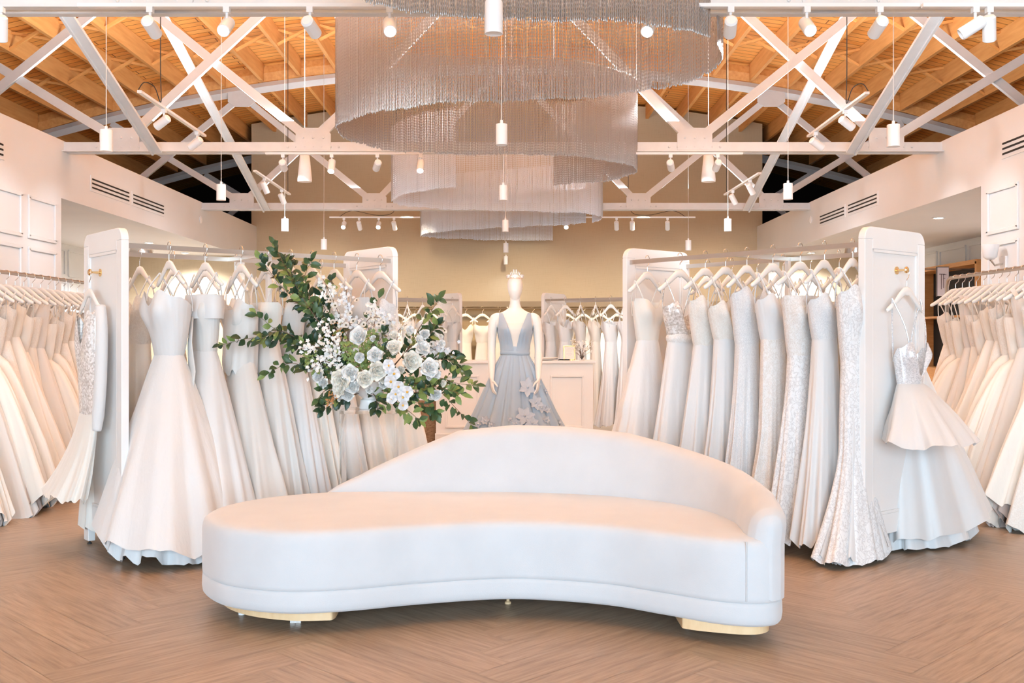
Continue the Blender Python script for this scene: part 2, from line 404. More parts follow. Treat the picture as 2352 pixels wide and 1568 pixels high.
def rivets(b, x, y, z, n, dx):
    for k in range(n):
        b.lathe([(.0, -.012), (.008, -.010), (.012, 0)], (0,0,0), 8, cap=False)
        o = len(b.v)-24
        for q in range(o, len(b.v)):
            vx, vy, vz = b.v[q]; b.v[q] = (x+(k-(n-1)/2)*dx+vx, y+vz, z+vy)
NODES = [-5.74, -3.83, -1.91, 1.91, 3.83, 5.74]
def truss(i, Y, where):
    t = thing('roof_truss', 'white painted steel bowstring roof truss, ' + where, 'truss', (XC, Y, 0), 0, 'white steel roof trusses')
    zc = 3.23; half = 4.39 if i != 4 else 7
    xL, xR = XL-XC, XR-XC
    b = MB()
    for sy in (-1, 1):
        b.box(((xL+xR)/2, sy*.035, zc), (xR-xL, .014, .10))
        b.box(((xL+xR)/2, sy*.062, zc-.045), (xR-xL, .06, .012))
    for x in NODES[1:5]: rivets(b, x, -.043, zc, 7, .085)
    b.build('bottom_chord', M['steel_white'], t)
    b = MB(); pts = [(x, 0, arch(x+XC)) for x in np.linspace(-7.2, 7.2, 40)]
    b.tube(pts, .075, 4, ell=.055, ref=(0,1,0)); 
    b.build('top_chord', M['steel_white'], t)
    for x in NODES[1:5]:
        b = MB(); w2 = .175
        b.prism([(x-w2, zc-.03), (x+w2, zc-.03), (x+w2, zc+.13), (x+w2-.05, zc+.19), (x-w2+.05, zc+.19), (x-w2, zc+.13)], -.008, .008)
        b.v = [(vx, vz-.044, vy) if q >= 0 else 0 for q, (vx, vy, vz) in enumerate(b.v)]
        rivets(b, x, -.052, zc+.09, 3, .10)
        b.build('gusset_plate', M['steel_white'], t)
        zt = arch(x+XC); b = MB(); b.prism([(x-.2, zt-.17), (x-.1, zt-.24), (x+.1, zt-.24), (x+.2, zt-.17), (x+.2, zt-.02), (x-.2, zt-.02)], -.008, .008)
        b.v = [(vx, vz-.044, vy) for (vx, vy, vz) in b.v]
        b.build('gusset_plate', M['steel_white'], t)
    def web(xa, xb, dy):
        za, zb = zc+.05, arch(xb+XC)-.08
        b = MB(); b.bar((xa, dy, za), (xb, dy, zb), .045, .088, (0, 0, 1)); b.build('web', M['steel_white'], t)
    for a, c in ((-5.74, -3.83), (-3.83, -5.74), (-3.83, -1.91), (-1.91, -3.83), (-1.91, -.15), (1.91, .15), (1.91, 3.83), (3.83, 1.91), (3.83, 5.74), (5.74, 3.83)):
        web(a, c, -.012 if a < c else .02)
    return t
WH = {1: 'nearest one, crossing the top edge', 2: 'second from the shop window', 3: 'third, just before the tan wall', 4: 'farthest, beyond the tan back wall'}
for i in (1, 2, 3, 4): truss(i, TY[i], WH[i])
for i in (1, 2):
    for sx in (-1, 1):
        a = Vector((XC+sx*3.46, TY[i+1]-.09, 3.17)); c = Vector((XC+sx*3.62, TY[i]+.08, 4.88))
        b = MB().bar(a, c, .10, .03, (0, 1, 0)).bar(a+Vector((sx*.04, 0, 0)), c+Vector((sx*.04, 0, 0)), .02, .08, (0, 1, 0))
        o = b.build('sway_brace', M['steel_white'])
        tag(o, 'white angled steel brace rising %s the %s pair of roof trusses' % ('on the left between' if sx < 0 else 'on the right between', ('nearer', 'farther')[i-1]), 'brace', 'steel sway braces')

# ------------------------------------------------------------------ slot vents, sensors, sconce, recess fittings
def vent(Xw, side, y0, y1, where):
    t = thing('slot_vent', 'long three-slot air vent ' + where, 'vent', (Xw, (y0+y1)/2, 2.97), 0, 'slot vents high on the side walls')
    Ln = y1-y0
    MB().box((-side*.004, 0, 0), (.008, Ln+.06, .17)).build('face_plate', M['wall'], t)
    for k in (-1, 0, 1):
        MB().box((-side*.009, 0, k*.045), (.004, Ln, .017)).build('slot', M['dark'], t)
vent(XL, -1, 7.95, 9.02, 'at the photo\'s left edge, high on the wall'); vent(XL, -1, 10.93, 11.99, 'on the left header, nearer one of the pair')
vent(XL, -1, 12.12, 13.18, 'on the left header, farther one of the pair')
vent(XR, 1, 7.9, 8.98, 'at the photo\'s right edge, high on the wall'); vent(XR, 1, 12.08, 13.1, 'on the right header, nearer one of the pair')
vent(XR, 1, 13.27, 14.3, 'on the right header, farther one of the pair')
for Xw, side, nm in ((XL, -1, 'left'), (XR, 1, 'right')):
    b = MB().lathe([(.0, 0), (.05, 0), (.055, .01), (.035, .022), (.0, .026)], n=20).xform(Matrix.Translation((Xw, 14.75, 3.03)) @ Matrix.Rotation(-side*math.pi/2, 4, 'Y'))
    tag(b.build('ceiling_speaker' if 0 else 'wall_sensor', M['white_plastic'], smooth=50), 'small round white sensor on the %s header near the far truss' % nm, 'sensor')
def sconce(X, Y, Z, side, where):
    t = thing('wall_sconce', 'small white wall sconce with cup shade ' + where, 'lamp', (X, Y, Z))
    MB().box((side*.01*-1, 0, -.05), (.02, .09, .12)).build('backplate', M['white_plastic'], t, bevel=.004)
    MB().tube([(0, 0, -.05), (-side*.09, 0, -.07), (-side*.13, 0, -.02)], .009).build('arm', M['brushed'], t, smooth=60)
    MB().lathe([(.03, -.02), (.055, .0), (.075, .11), (.07, .112), (.05, .004), (.025, -.01)], (-side*.13, 0, 0), 28).build('shade', M['white_plastic'], t, smooth=60)
sconce(XR, 8.95, 2.02, 1, 'on the right pier above the side rack')
sconce(-6.4, 13.8, 2.62-.2, -1, 'beside the left recess behind the end panel')
def downlight(X, Y, where):
    t = thing('recessed_downlight', 'small round lit downlight in the recess ceiling ' + where, 'ceiling light', (X, Y, ZSOF))
    MB().lathe([(.075, 0), (.075, -.006), (.055, -.008), (.052, 0)], n=24).build('trim_ring', M['white_plastic'], t)
    MB().lathe([(0, -.003), (.052, -.003)], n=24, cap=False).build('lens', M['lens'], t)
    lamp('SPOT', 'recess_light', (X, Y, ZSOF-.03), 320, WARM, (0,0,0), .05, spot=R(150), blend=.8)
downlight(-5.27, 14.87, 'at left, above the hangers'); downlight(-5.3, 16.6, 'at left, farther back'); downlight(4.93, 11.84, 'at right, nearer the pier'); downlight(4.85, 16.6, 'at right, farther back'); 
for X, nm in ((-5.5, 'left'), (5.1, 'right')):
    t = thing('drum_light', 'polished chrome drum light fixed under the %s recess ceiling' % nm, 'ceiling light', (X, 15.2, ZSOF))
    MB().lathe([(.17, 0), (.17, -.16), (.16, -.16), (.16, -.01), (0, -.01)], n=40).build('shade', M['chrome'], t, smooth=30)
    MB().lathe([(0, -.13), (.155, -.13)], n=32, cap=False).build('diffuser', M['lens_soft'], t)
# wooden niche and hanging sign in the right recess
t = thing('display_cabinet', 'orange wood display cabinet with dark open inside in the right recess', 'cabinet', (6.39, 14.4, 0))
MB().box((-.18, 0, 2.32), (.36, 2.2, .06)).box((-.18, -1.08, 1.17), (.36, .05, 2.3)).box((-.18, 1.08, 1.17), (.36, .05, 2.3)).box((-.18, 0, .45), (.36, 2.12, .9)).box((-.18, 0, 1.62), (.34, 2.1, .03)).build('frame', M['niche_wood'], t)
MB().box((-.02, 0, 1.6), (.02, 2.1, 1.38)).build('back_panel', M['dark'], t)
t = thing('hanging_sign', 'slim pale mauve sign with dark monogram beside the orange cabinet', 'sign', (5.72, 13.6, 1.88))
m = mat('sign_face', (.62,.52,.52), .6); mk = mat('sign_ink', (.16,.10,.10), .7); bl = mat('sign_edge', (.12,.09,.08), .6)
MB().box((0, 0, .19), (.155, .015, .38)).build('board', m, t)
MB().box((-.08, 0, .19), (.012, .02, .39)).box((0, .002, .385), (.17, .02, .012)).build('frame', bl, t)
MB().box((-.012, -.010, .29), (.075, .004, .010)).box((-.022, -.010, .19), (.007, .004, .20)).box((.006, -.010, .20), (.006, .004, .19)).box((.022, -.010, .285), (.045, .004, .008)).box((.018, -.010, .235), (.022, .004, .007)).build('monogram', mk, t)
MB().box((.2, .03, .36), (.9, .012, .012)).build('bracket', bl, t)

# ------------------------------------------------------------------ pendants
def pendant(X, Y, zb, r_, h_, where, first=None):
    t = thing('pendant_lamp', 'white cylinder pendant lamp ' + where, 'pendant', (X, Y, zb), 0, 'white cylinder pendants')
    MB().lathe([(r_*.86, .004), (r_, 0), (r_, h_), (r_*.97, h_+.004), (.012, h_+.004), (.010, h_+.03), (.004, h_+.032)], n=32).build('shade', M['white_plastic'], t, smooth=40)
    MB().lathe([(0, .006), (r_*.86, .006)], n=24, cap=False).build('diffuser', M['lens_soft'], t)
    MB().tube([(0, 0, h_+.03), (0, 0, arch(X)+.34-zb)], .0032, 6).build('cable', M['cord'], t)
    lamp('SPOT', 'pendant_light', (X, Y, zb-.02), (28 if Y < 15 else 8) if Y > 6 else 4, SOFTWARM, (0,0,0), .06, spot=R(150), blend=1.0)
OR = ['nearest the camera', 'second from the camera', 'third from the camera', 'fourth from the camera', 'fifth, in front of the back wall', 'farthest, close to the back wall']
for k, (px, yb, Y) in enumerate(((1134, 78, 4.4), (1152, 333, 6.84), (1156, 460, 9.55), (1161, 532, 12.33), (1162, 580, 15.3), (1162, 607, 17.65))):
    p = P(px, yb, Y); pendant(p.x, Y, p.z, .0385, .135, 'of the centre row, ' + OR[k])
for side, lst in (('left', ((244, 348, 7.08), (508, 460, 9.6), (654, 531, 12.3), (744, 573, 14.75))), ('right', ((2052, 337, 6.95), (1810, 458, 9.55), (1672, 531, 12.3), (1581, 575, 14.9)))):
    for k, (px, yb, Y) in enumerate(lst):
        p = P(px, yb, Y); pendant(p.x, Y, p.z, .043, .145, 'of the %s row, %s' % (side, ('nearest the camera', 'second from the camera', 'third from the camera', 'farthest of the four')[k]))

# ------------------------------------------------------------------ track lighting
def track(name, a, b_, label, drop=None, group='white lighting tracks'):
    a, b_ = Vector(a), Vector(b_); t = thing('lighting_track', label, 'lighting track', (a+b_)/2, 0, group)
    o = (a+b_)/2
    MB().bar(a-o, b_-o, .036, .02).build('rail', M['white_plastic'], t)
    if drop: 
        for d in drop:
            MB().tube([d[0]-o] + [q-o for q in d[1:]], .004, 6).build('power_cord', M['black'], t, smooth=60)
    return t
def head(p, aim, lit, where, pw=0, scale=1.0):
    """p: where it grips the track; aim: direction of the beam"""
    t = thing('track_spotlight', 'white cylindrical track spotlight, %s, %s' % ('lit' if lit else 'unlit', where), 'spotlight', p, 0, 'white track spotlights')
    aim = Vector(aim).normalized(); q = aim.to_track_quat('Z', 'Y').to_matrix().to_4x4()
    MB().box((0, 0, -.015), (.035, .035, .03)).lathe([(.008, -.09), (.008, -.03)], n=10).build('adapter', M['white_plastic'], t)
    T = Matrix.Translation((0, 0, -.10)) @ q; s_ = scale
    MB().lathe([(.0, -.055), (.026, -.055), (.036, -.045), (.036, .085), (.031, .09), (.029, .06)], n=24, cap=False).xform(T @ Matrix.Scale(s_, 4)).build('housing', M['white_plastic'], t, smooth=40)
    MB().lathe([(0, .074), (.029, .074)], n=20, cap=False).xform(T @ Matrix.Scale(s_, 4)).build('lens', M['lens'] if lit else M['lens_off'], t)
    if pw:
        qq = aim.to_track_quat('-Z', 'Y').to_euler()
        lamp('SPOT', 'track_light', Vector(p) + Vector((0, 0, -.10)) + aim*.11, pw if lit else pw*2.2, SOFTWARM, qq, .03, spot=R(50), blend=.9)
ZT = 3.165
a = P(180, 33, 5.72); c = P(1040, 40, 5.72); track('t', (a.x, 5.72, ZT), (c.x, 5.72, ZT), 'white lighting track under the nearest truss, left of the chandelier')
a = P(1268, 38, 5.72); c = P(2110, 38, 5.72); track('t', (a.x, 5.72, ZT), (c.x, 5.72, ZT), 'white lighting track under the nearest truss, right of the chandelier')
a = P(2118, 38, 5.72); c = P(2420, 38, 5.72); track('t', (a.x, 5.72, ZT), (c.x, 5.72, ZT), 'thin conduit track at the right end of the nearest truss')
HD = [(2, (-.3,.6,-1), 0, 'at the far left end of the nearest truss'), (345, (.05,1,-.30), 0, 'first on the left of the nearest truss'), (521, (.0,-.75,-.55), 1, 'second on the left, shining at the camera'),
      (712, (.2,1,-.27), 0, 'third on the left, just beside the chandelier'), (895, (.12,-.75,-.6), 1, 'in front of the left half of the chandelier'), (1492, (-.25,-.7,-.6), 1, 'in front of the right half of the chandelier'),
      (1678, (.15,1,-.30), 0, 'just right of the chandelier edge'), (1853, (.0,-.75,-.55), 1, 'on the right, shining at the camera'), (2020, (-.05,1,-.30), 0, 'on the right above the end panel'),
      (2240, (-.8,.2,-.5), 0, 'second from the photo\'s right edge'), (2272, (.3,.6,-1), 0, 'closest to the photo\'s right edge')]
for px, aim, lit, wh in HD:
    head((P(px, 0, 5.72).x, 5.72, ZT-.01), aim, lit, wh, 14 if lit else (60 if abs(px-1200) < 900 else 20))
# tracks under the second truss
ZT2 = 3.15
for x0, x1, nm in ((610, 972, 'left'), (1385, 1706, 'right')):
    track('t', (P(x0, 0, 10.18).x, 10.18, ZT2), (P(x1, 0, 10.18).x, 10.18, ZT2), 'white lighting track under the second truss, %s half' % nm)
for px, aim, lit, wh in ((650, (-.05,.95,-.36), 0, 'second truss, farthest left'), (762, (0,-.5,-.8), 1, 'second truss, left half, lit one near the cone'), (867, (-.3,.95,-.36), 0, 'second truss, left of the chandelier'), (966, (0,-.6,-.8), 1, 'second truss, seen through the chandelier'),
                         (1540, (.25,.95,-.36), 0, 'second truss, right of the chandelier'), (1648, (-.05,.95,-.4), 0, 'second truss, beside the right cone')):
    head((P(px, 0, 10.18).x, 10.18, ZT2-.01), aim, lit, wh, 70 if lit else 110)
for px in (700, 1627):     # cone shaped speakers
    p = P(px, 353, 10.9); t = thing('cone_speaker', 'white tapered cone hanging under the second truss, %s half' % ('left' if px < 1000 else 'right'), 'speaker', (p.x, 10.9, 2.98))
    MB().lathe([(0, .31), (.045, .31), (.05, .29), (.077, .02), (.074, .0), (.0, .004)], n=32).build('body', M['white_plastic'], t, smooth=40)
    MB().tube([(0,0,.31), (0,0,arch(p.x)+.34-2.98)], .004, 6).build('cable', M['cord'], t)
# floating tracks running along the room with black cords
for sx, nm in ((-1, 'left'), (1, 'right')):
    zt = 3.25
    def Q(px, py): Y = (zt-EYE)*FPX/(HY-py); return Vector(((px-CX)/FPX*Y, Y, zt))
    a, c = (Q(320, 210), Q(470, 312)) if sx < 0 else (Q(1992, 213), Q(1857, 313))
    up = a + Vector((-sx*.0, .22, 0)) 
    cord = [a+Vector((0,-.02,.01)), a+Vector((.03,.03,.08)), a+Vector((.07,.14,.07)), up+Vector((.06,.1,-.01)), up+Vector((.05,.12,.25)), up+Vector((.05,.12,.9)), Vector((up.x+.05, up.y+.12, arch(up.x)+.34))]
    cord = [Vector((a.x + (p.x-a.x)*(1 if sx < 0 else -1), p.y, p.z)) for p in cord]
    track('t', a, c, 'thin white track floating with a black cord, %s of the near chandelier' % nm, [catmull(cord, 5)])
    for f, lit in ((.33, 1), (.86, 1)):
        p = a.lerp(c, f); head((p.x, p.y, zt-.01), (sx*.8, .25, -.5), 1, 'on the nearer floating track at %s, %s end' % (nm, 'closer' if f < .5 else 'farther'), 35)
    a, c = (Q(585, 392), Q(665, 446)) if sx < 0 else (Q(1745, 397), Q(1665, 447))
    track('t', a, c, 'thin white track floating near the tan wall, %s side' % nm, [[c+Vector((0,-.1,.01)), c+Vector((0,-.1,.4)), Vector((c.x, c.y-.1, arch(c.x)+.34))]])
    for f in (.25, .75):
        p = a.lerp(c, f); head((p.x, p.y, zt-.01), (-sx*.3 if sx < 0 else .5, .3, -.8), 1 if sx > 0 else 0, 'on the farther floating track at %s, %s end' % (nm, 'closer' if f < .5 else 'farther'), 60)
    # cross track before the back wall
    Yb = 15.6
    x0, x1 = (757, 965) if sx < 0 else (1285, 1597)
    a, c = P(x0, 499, Yb), P(x1, 499, Yb)
    e = c if sx > 0 else a
    cr = [e+Vector((-sx*.15, 0, .01)), e+Vector((-sx*.35, 0, .10)), e+Vector((-sx*.75, 0, .03)), e+Vector((-sx*1.0, 0, .12)), e+Vector((-sx*1.02, 0, .6)), Vector((e.x-sx*1.02, e.y, arch(e.x-sx*1.02)+.34))]
    track('t', a, c, 'white cross track hanging before the tan back wall, %s side' % nm, [catmull(cr, 5)])
    for px, lit in (((790, 1), (825, 0), (870, 1), (905, 0)) if sx < 0 else ((1416, 0), (1452, 0), (1533, 0), (1300, 1))):
        p = P(px, 499, Yb); head((p.x, Yb, p.z-.01), (0, -.7, -.5) if lit else (.1, .6, -.8), lit, 'on the cross track at %s, %s' % (nm, {790: 'outermost', 825: 'second from outside', 870: 'third from outside', 905: 'innermost', 1416: 'innermost on bar', 1452: 'middle', 1533: 'outermost', 1300: 'behind the chandelier chains'}[px]), 50)
# wall washing of the tan back wall
for X in (-3.4, -1.6, 0.2, 2.0, 3.4):
    lamp('SPOT', 'back_wall_washer', (X, 15.5, 3.15), 150, (1.0, .82, .60), (R(52), 0, 0), .08, spot=R(80), blend=.9)

# ------------------------------------------------------------------ chandelier of hanging chains
def chain_ribbon(path, z0, z1, name, parent, mtl, seed):
    pts = catmull(path, 40); d = [0]
    for a, c in zip(pts, pts[1:]): d.append(d[-1] + (c-a).length)
    d = np.array(d); XY = np.array([(p.x, p.y) for p in pts]); Lt = d[-1]; n = int(Lt/.0112)
    s_ = np.linspace(0, Lt, n); x = np.interp(s_, d, XY[:, 0]); y = np.interp(s_, d, XY[:, 1])
    rg = np.random.RandomState(seed); keep = np.ones(n, bool)
    for ty in TY: keep &= ~((np.abs(y-ty) < .062) & (z1 > 3.2))
    x, y, s_ = x[keep], y[keep], s_[keep]; n = len(x)
    pitch = .024; nb = int((z1-z0)/pitch); K = nb*2+1
    zz = np.linspace(z1, z0, K); rad = np.where(np.arange(K) % 2 == 1,   .0058, .0026)
    ph = .004*np.sin(s_*37) + .003*rg.randn(n); drop = .006*np.sin(s_*9)+.004*rg.randn(n)
    fr = np.linspace(0, 1, K)
    Z = zz[None, :] + ph[:, None] + drop[:, None]*fr[None, :]; Z[:, 0] = z1
    ang = np.array([0, math.pi/2, math.pi, 3*math.pi/2])
    jx = .0012*rg.randn(n); 
    V = np.zeros((n, K, 4, 3), np.float32)
    V[..., 0] = (x+jx)[:, None, None] + rad[None, :, None]*np.cos(ang)[None, None, :]
    V[..., 1] = y[:, None, None] + rad[None, :, None]*np.sin(ang)[None, None, :]
    V[..., 2] = Z[:, :, None]
    base = (np.arange(n)[:, None, None]*K*4 + np.arange(K-1)[None, :, None]*4)
    j = np.arange(4)[None, None, :]; jn = (j+1) % 4
    F = np.stack([base+j, base+jn, base+4+jn, base+4+j], -1).reshape(-1, 4)
    me = bpy.data.meshes.new(name); V = V.reshape(-1, 3)
    me.vertices.add(len(V)); me.vertices.foreach_set('co', V.ravel())
    me.loops.add(F.size); me.loops.foreach_set('vertex_index', F.ravel().astype(np.int32))
    me.polygons.add(len(F)); me.polygons.foreach_set('loop_start', np.arange(0, F.size, 4, dtype=np.int32))
    me.materials.append(mtl); me.update(calc_edges=True)
    tag(obj(name, me, parent), kind='stuff')
    MB().tube([(p.x, p.y, z1+.012) for p in pts[::4]], .012, 4, ell=.006, ref=(0,0,1)).build('hanging_rail', M['brushed'], parent)
    for k in range(0, len(pts), 55):
        p = pts[k]; MB().tube([(p.x, p.y, z1), (p.x, p.y, arch(p.x)+.1)], .0025, 5).build('suspension_wire', M['cord'], parent)
ZC0, ZC1 = 3.00, 3.88
t = thing('chain_chandelier', 'serpentine chandelier of long champagne bead chains, the nearer large ribbon', 'chandelier', (0,0,0))
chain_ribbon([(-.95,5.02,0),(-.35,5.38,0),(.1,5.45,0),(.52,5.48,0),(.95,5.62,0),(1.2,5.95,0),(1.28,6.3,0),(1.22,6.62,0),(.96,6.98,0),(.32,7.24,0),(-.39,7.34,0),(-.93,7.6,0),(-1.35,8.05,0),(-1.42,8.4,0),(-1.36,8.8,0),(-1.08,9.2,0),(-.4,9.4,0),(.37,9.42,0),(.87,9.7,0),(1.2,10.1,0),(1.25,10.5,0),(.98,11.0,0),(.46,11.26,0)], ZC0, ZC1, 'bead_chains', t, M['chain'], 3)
t = thing('chain_chandelier', 'serpentine chandelier of daylight-tinted bead chains hanging farther back, above the mannequin', 'chandelier', (0,0,0))
chain_ribbon([(-.63,11.42,0),(-1.13,11.8,0),(-1.47,12.5,0),(-1.31,13.05,0),(-.72,13.4,0),(.14,13.55,0),(.96,13.8,0),(1.26,14.25,0),(1.05,14.95,0),(.16,15.4,0),(-.85,15.9,0),(-1.46,16.6,0),(-1.3,17.1,0),(-.26,17.5,0),(.7,17.6,0)], ZC0, ZC1, 'bead_chains', t, M['chain_daylit'], 5)

# spots without fixtures, added to brighten the two side racks and the gowns
for sx in (-1, 1):
    for k, (yy, tx, ty, pw) in enumerate(((5.0, 3.9, 8.0, 28), (9.9, 3.9, 9.6, 25), (12.0, 4.6, 13.2, 160))):
        d = Vector((sx*(tx-1.9), ty-yy, -2.2)); lamp('SPOT', 'rack_fill', (sx*1.9, yy, 3.1), pw, SOFTWARM, d.to_track_quat('-Z', 'Y').to_euler(), .08, spot=R(75), blend=1)

for sx in (-1, 1):  # more added spots, no fixtures here, to put neutral light on the side walls
    for yy in (4.2, 8.2, 12.2):
        d = Vector((sx*3.0, 1.2, .1)); lamp('SPOT', 'header_fill', (sx*1.4, yy, 3.25), 65, SOFTWARM, d.to_track_quat('-Z', 'Y').to_euler(), .12, spot=R(95), blend=1)

# ------------------------------------------------------------------ sofa
def build_sofa():
    t = thing('curved_sofa', 'large white kidney shaped boucle sofa with sweeping curved back on pale wood bases', 'sofa', (0, 5.0, 0)); oy = Vector((0, -5.0, 0))
    out = [(-1.50,5.0),(-1.445,4.82),(-1.28,4.62),(-1.02,4.51),(-.75,4.54),(-.4,4.67),(0,4.76),(.4,4.665),(.65,4.5),(.85,4.355),(1.0,4.30),(1.12,4.33),(1.175,4.46),(1.19,4.72),(1.12,5.05),(.93,5.35),(.6,5.60),(.2,5.73),(-.3,5.77),(-.7,5.75),(-1.05,5.68),(-1.32,5.5),(-1.47,5.26)]
    pts = [p+oy for p in catmull([(x, y, 0) for x, y in out], 8, True)]; n = len(pts)
    nor = []
    for i in range(n):
        d = (pts[(i+1) % n]-pts[i-1]).normalized(); nor.append(Vector((d.y, -d.x, 0)))
    def ring(ins, z): return [Vector((p.x, p.y, z)) - m_*ins for p, m_ in zip(pts, nor)]
    b = MB(); rs = [ring(.035, .088), ring(.012, .092), ring(.003, .104), ring(-.001, .13), ring(0, .17), ring(.002, .187), ring(.006, .190)]
    b.rings(rs); b.build('base_band', M['sofa'], t, smooth=60)
    b = MB(); rs = [ring(.007, .189), ring(.002, .192), ring(0, .21), ring(0, .30), ring(0, .40), ring(.003, .425), ring(.010, .442), ring(.022, .453), ring(.045, .459), ring(.09, .462)]
    b.rings(rs); b.build('seat', M['sofa'], t, smooth=60)
    # back: swept upholstered wall following the rear curve, wrapping forward on the right into the arm
    cl = [(-1.02,5.655),(-.85,5.69),(-.6,5.70),(-.3,5.705),(.0,5.69),(.3,5.64),(.6,5.52),(.86,5.30),(1.03,5.02),(1.10,4.74),(1.098,4.56),(1.09,4.45),(1.085,4.38),(1.083,4.335),(1.083,4.308)]
    th = [.018,.035,.05,.058,.06,.062,.064,.068,.078,.086,.086,.086,.080,.055,.010]
    hh = [.455,.545,.665,.79,.822,.818,.795,.735,.685,.635,.612,.600,.585,.560,.515]
    C_ = catmull([(x, y, 0) for x, y in cl], 8); m_ = len(C_); ts = np.linspace(0, len(cl)-1, m_)
    rs = []
    for i, p in enumerate(C_):
        d = (C_[min(i+1, m_-1)]-C_[max(i-1, 0)]).normalized(); nn = Vector((-d.y, d.x, 0))   # outward
        h = interp(ts[i], range(len(cl)), th); H = interp(ts[i], range(len(cl)), hh); p = p+oy
        rr = min(h, max(.004, (H-.44))); ring_ = []
        lean = .05*max(0, (H-.46)/.36)
        prof = [(-h*.98, .21), (-h, .44)]
        zt = max(H-h, .441)
        prof += [(-h, .44+(zt-.44)*.5), (-h, zt)]
        for k in range(1, 8):
            a = math.pi*k/8; prof.append((-h*math.cos(a), zt + min(h, H-zt+.0001)*math.sin(a)))
        prof += [(h, zt), (h, (zt+.44)/2), (h, .44), (h*.99, .25), (h*.98, .20)]
        for q, z in prof:
            le = lean*max(0, (z-.44)/max(.02, H-.44)); ring_.append(p + nn*(q+le) + Vector((0, 0, z)))
        rs.append(ring_)
    b = MB(); b.rings(rs); o = b.build('back', M['sofa'], t, smooth=70)
    sp = ring(-.003, .30)
    # piping seam at the arm front
    MB().tube([Vector((.985, -.699, z)) for z in np.linspace(.20, .452, 6)], .004, 6).build('arm_seam', M['sofa'], t, smooth=60)
    def plinth(poly, nm):
        q = catmull([(x, y, 0) for x, y in poly], 6, True); MB().prism([(v.x, v.y-5) for v in q], .046, .092).build('wood_plinth', M['plinth'], t, smooth=30)
    plinth([(-1.40,5.0),(-1.35,4.82),(-1.2,4.66),(-1.0,4.575),(-.84,4.575),(-.80,4.60),(-.80,4.75),(-.82,5.1),(-1.1,5.3),(-1.34,5.2)], 'l')
    plinth([(.74,4.50),(.76,4.44),(.88,4.385),(1.0,4.355),(1.08,4.38),(1.12,4.47),(1.13,4.7),(1.08,4.95),(.9,5.0),(.76,4.8)], 'r')
    for x, y in ((0, 5.03),): MB().box((x-.02, y-5, .062), (.075, .07, .05)).build('wood_block', M['plinth'], t)
    for x, y in ((-.995, 4.72), (.80, 4.67), (1.08, 4.58), (-.02, 5.05), (-1.2, 5.2), (.98, 4.9), (-.4, 5.6), (.4, 5.55), (-1.28, 4.85)):
        MB().lathe([(.016, 0.003), (.016, .012), (.008, .016), (.008, .06)], (x, y-5, -.003), 12).build('glide_foot', M['white_plastic'] if y < 5 else M['plinth'], t)
    for x, y in ((-.4, 5.6), (.4, 5.55)): MB().box((x, y-5, .065), (.09, .09, .055)).build('wood_block', M['plinth'], t)
    MB().box((-.995, -.28, .006), (.05, .03, .012)).build('floor_wedge', M['brushed'], t)
build_sofa()

# ------------------------------------------------------------------ racks
def v2(a): return Vector((math.cos(a), math.sin(a), 0))
def end_panel(parent, W=.68, H=1.965, T=.045, y=0.0, knob=None):
    """stands in the local xz plane from x=0 to W; y is its place along the rails"""
    t = bpy.data.objects.new('end_panel', None)
    b = MB(); st = .085; r_ = .075
    b.box((st/2, y, (H-r_)/2+.012), (st, T, H-r_-.024)).box((W-st/2, y, (H-r_)/2+.012), (st, T, H-r_-.024)).box((W/2, y, .20), (W-2*st, T, .12))
    top = [(0, H-.30), (0, H-r_)]
    top = [(0, H-r_-.0)] + [(r_-r_*math.cos(a), H-r_+r_*math.sin(a)) for a in np.linspace(0, math.pi/2, 9)[1:]] + [(W-r_+r_*math.sin(a), H-r_+r_*math.cos(a)) for a in np.linspace(0, math.pi/2, 9)] + [(W-st, H-r_), (W-st, H-.13), (st, H-.13), (st, H-r_)]
    q = MB().prism(top, -T/2, T/2); q.v = [(vx, y-vz, vy) for vx, vy, vz in q.v]; b.add(q.v, q.f)
    o = b.build('end_panel', M['white_paint'], parent, bevel=.004)
    q = MB(); q.box((W/2, y, (H-.13+.26)/2), (W-2*st, T*.45, H-.13-.26))
    q.build('inset_board', M['white_paint'], o)
    q = MB()
    for sy in (-1, 1):
        for (dx, dz, cx, cz) in ((W-2*st, .018, W/2, .269), (W-2*st, .018, W/2, H-.139), (.018, H-.39, st+.009, (H+.13)/2), (.018, H-.39, W-st-.009, (H+.13)/2)):
            q.box((cx, y+sy*.015, cz), (dx, .012, dz))
    q.build('bead_moulding', M['white_paint'], o, bevel=.003)
    for x in (st/2, W-st/2): MB().lathe([(.014, 0), (.014, .008), (.006, .010), (.006, .016)], (x, y, 0), 12).build('levelling_foot', M['black'], o)
    if knob:
        kx, kz = knob
        k = MB().lathe([(.0, 0), (.024, 0), (.024, .006), (.008, .010), (.006, .05), (.009, .055), (.020, .060), (.021, .068), (.016, .074), (.0, .075)], n=20)
        k.xform(Matrix.Translation((kx, y-T*.22, kz)) @ Matrix.Rotation(math.pi/2, 4, 'X')).build('coat_knob', M['brass'], o, smooth=40)
    return o
def rack(C, ang, Ln, label, W=.68, knob=None, mid=True, one=False):
    """C: near corner on the floor; local +x goes along the panel, +y along the rails"""
    t = thing('clothing_rack', label, 'clothing rack', (C[0], C[1], 0), ang, 'white clothing racks with rounded end panels')
    end_panel(t, W, y=.0225, knob=knob)
    if not one: end_panel(t, W, y=Ln-.0225)
    for x in (.035, W-.035): MB().box((x, Ln/2, 1.86), (.014, Ln-.09, .030)).build('rail', M['brushed'], t)
    if mid:
        MB().box((W/2, Ln*.5, 1.86), (W-.07, .03, .028)).build('crossbar', M['brushed'], t)
        MB().box((W-.06, Ln*.5, .93), (.03, .03, 1.846)).build('post', M['white_paint'], t)
    return t
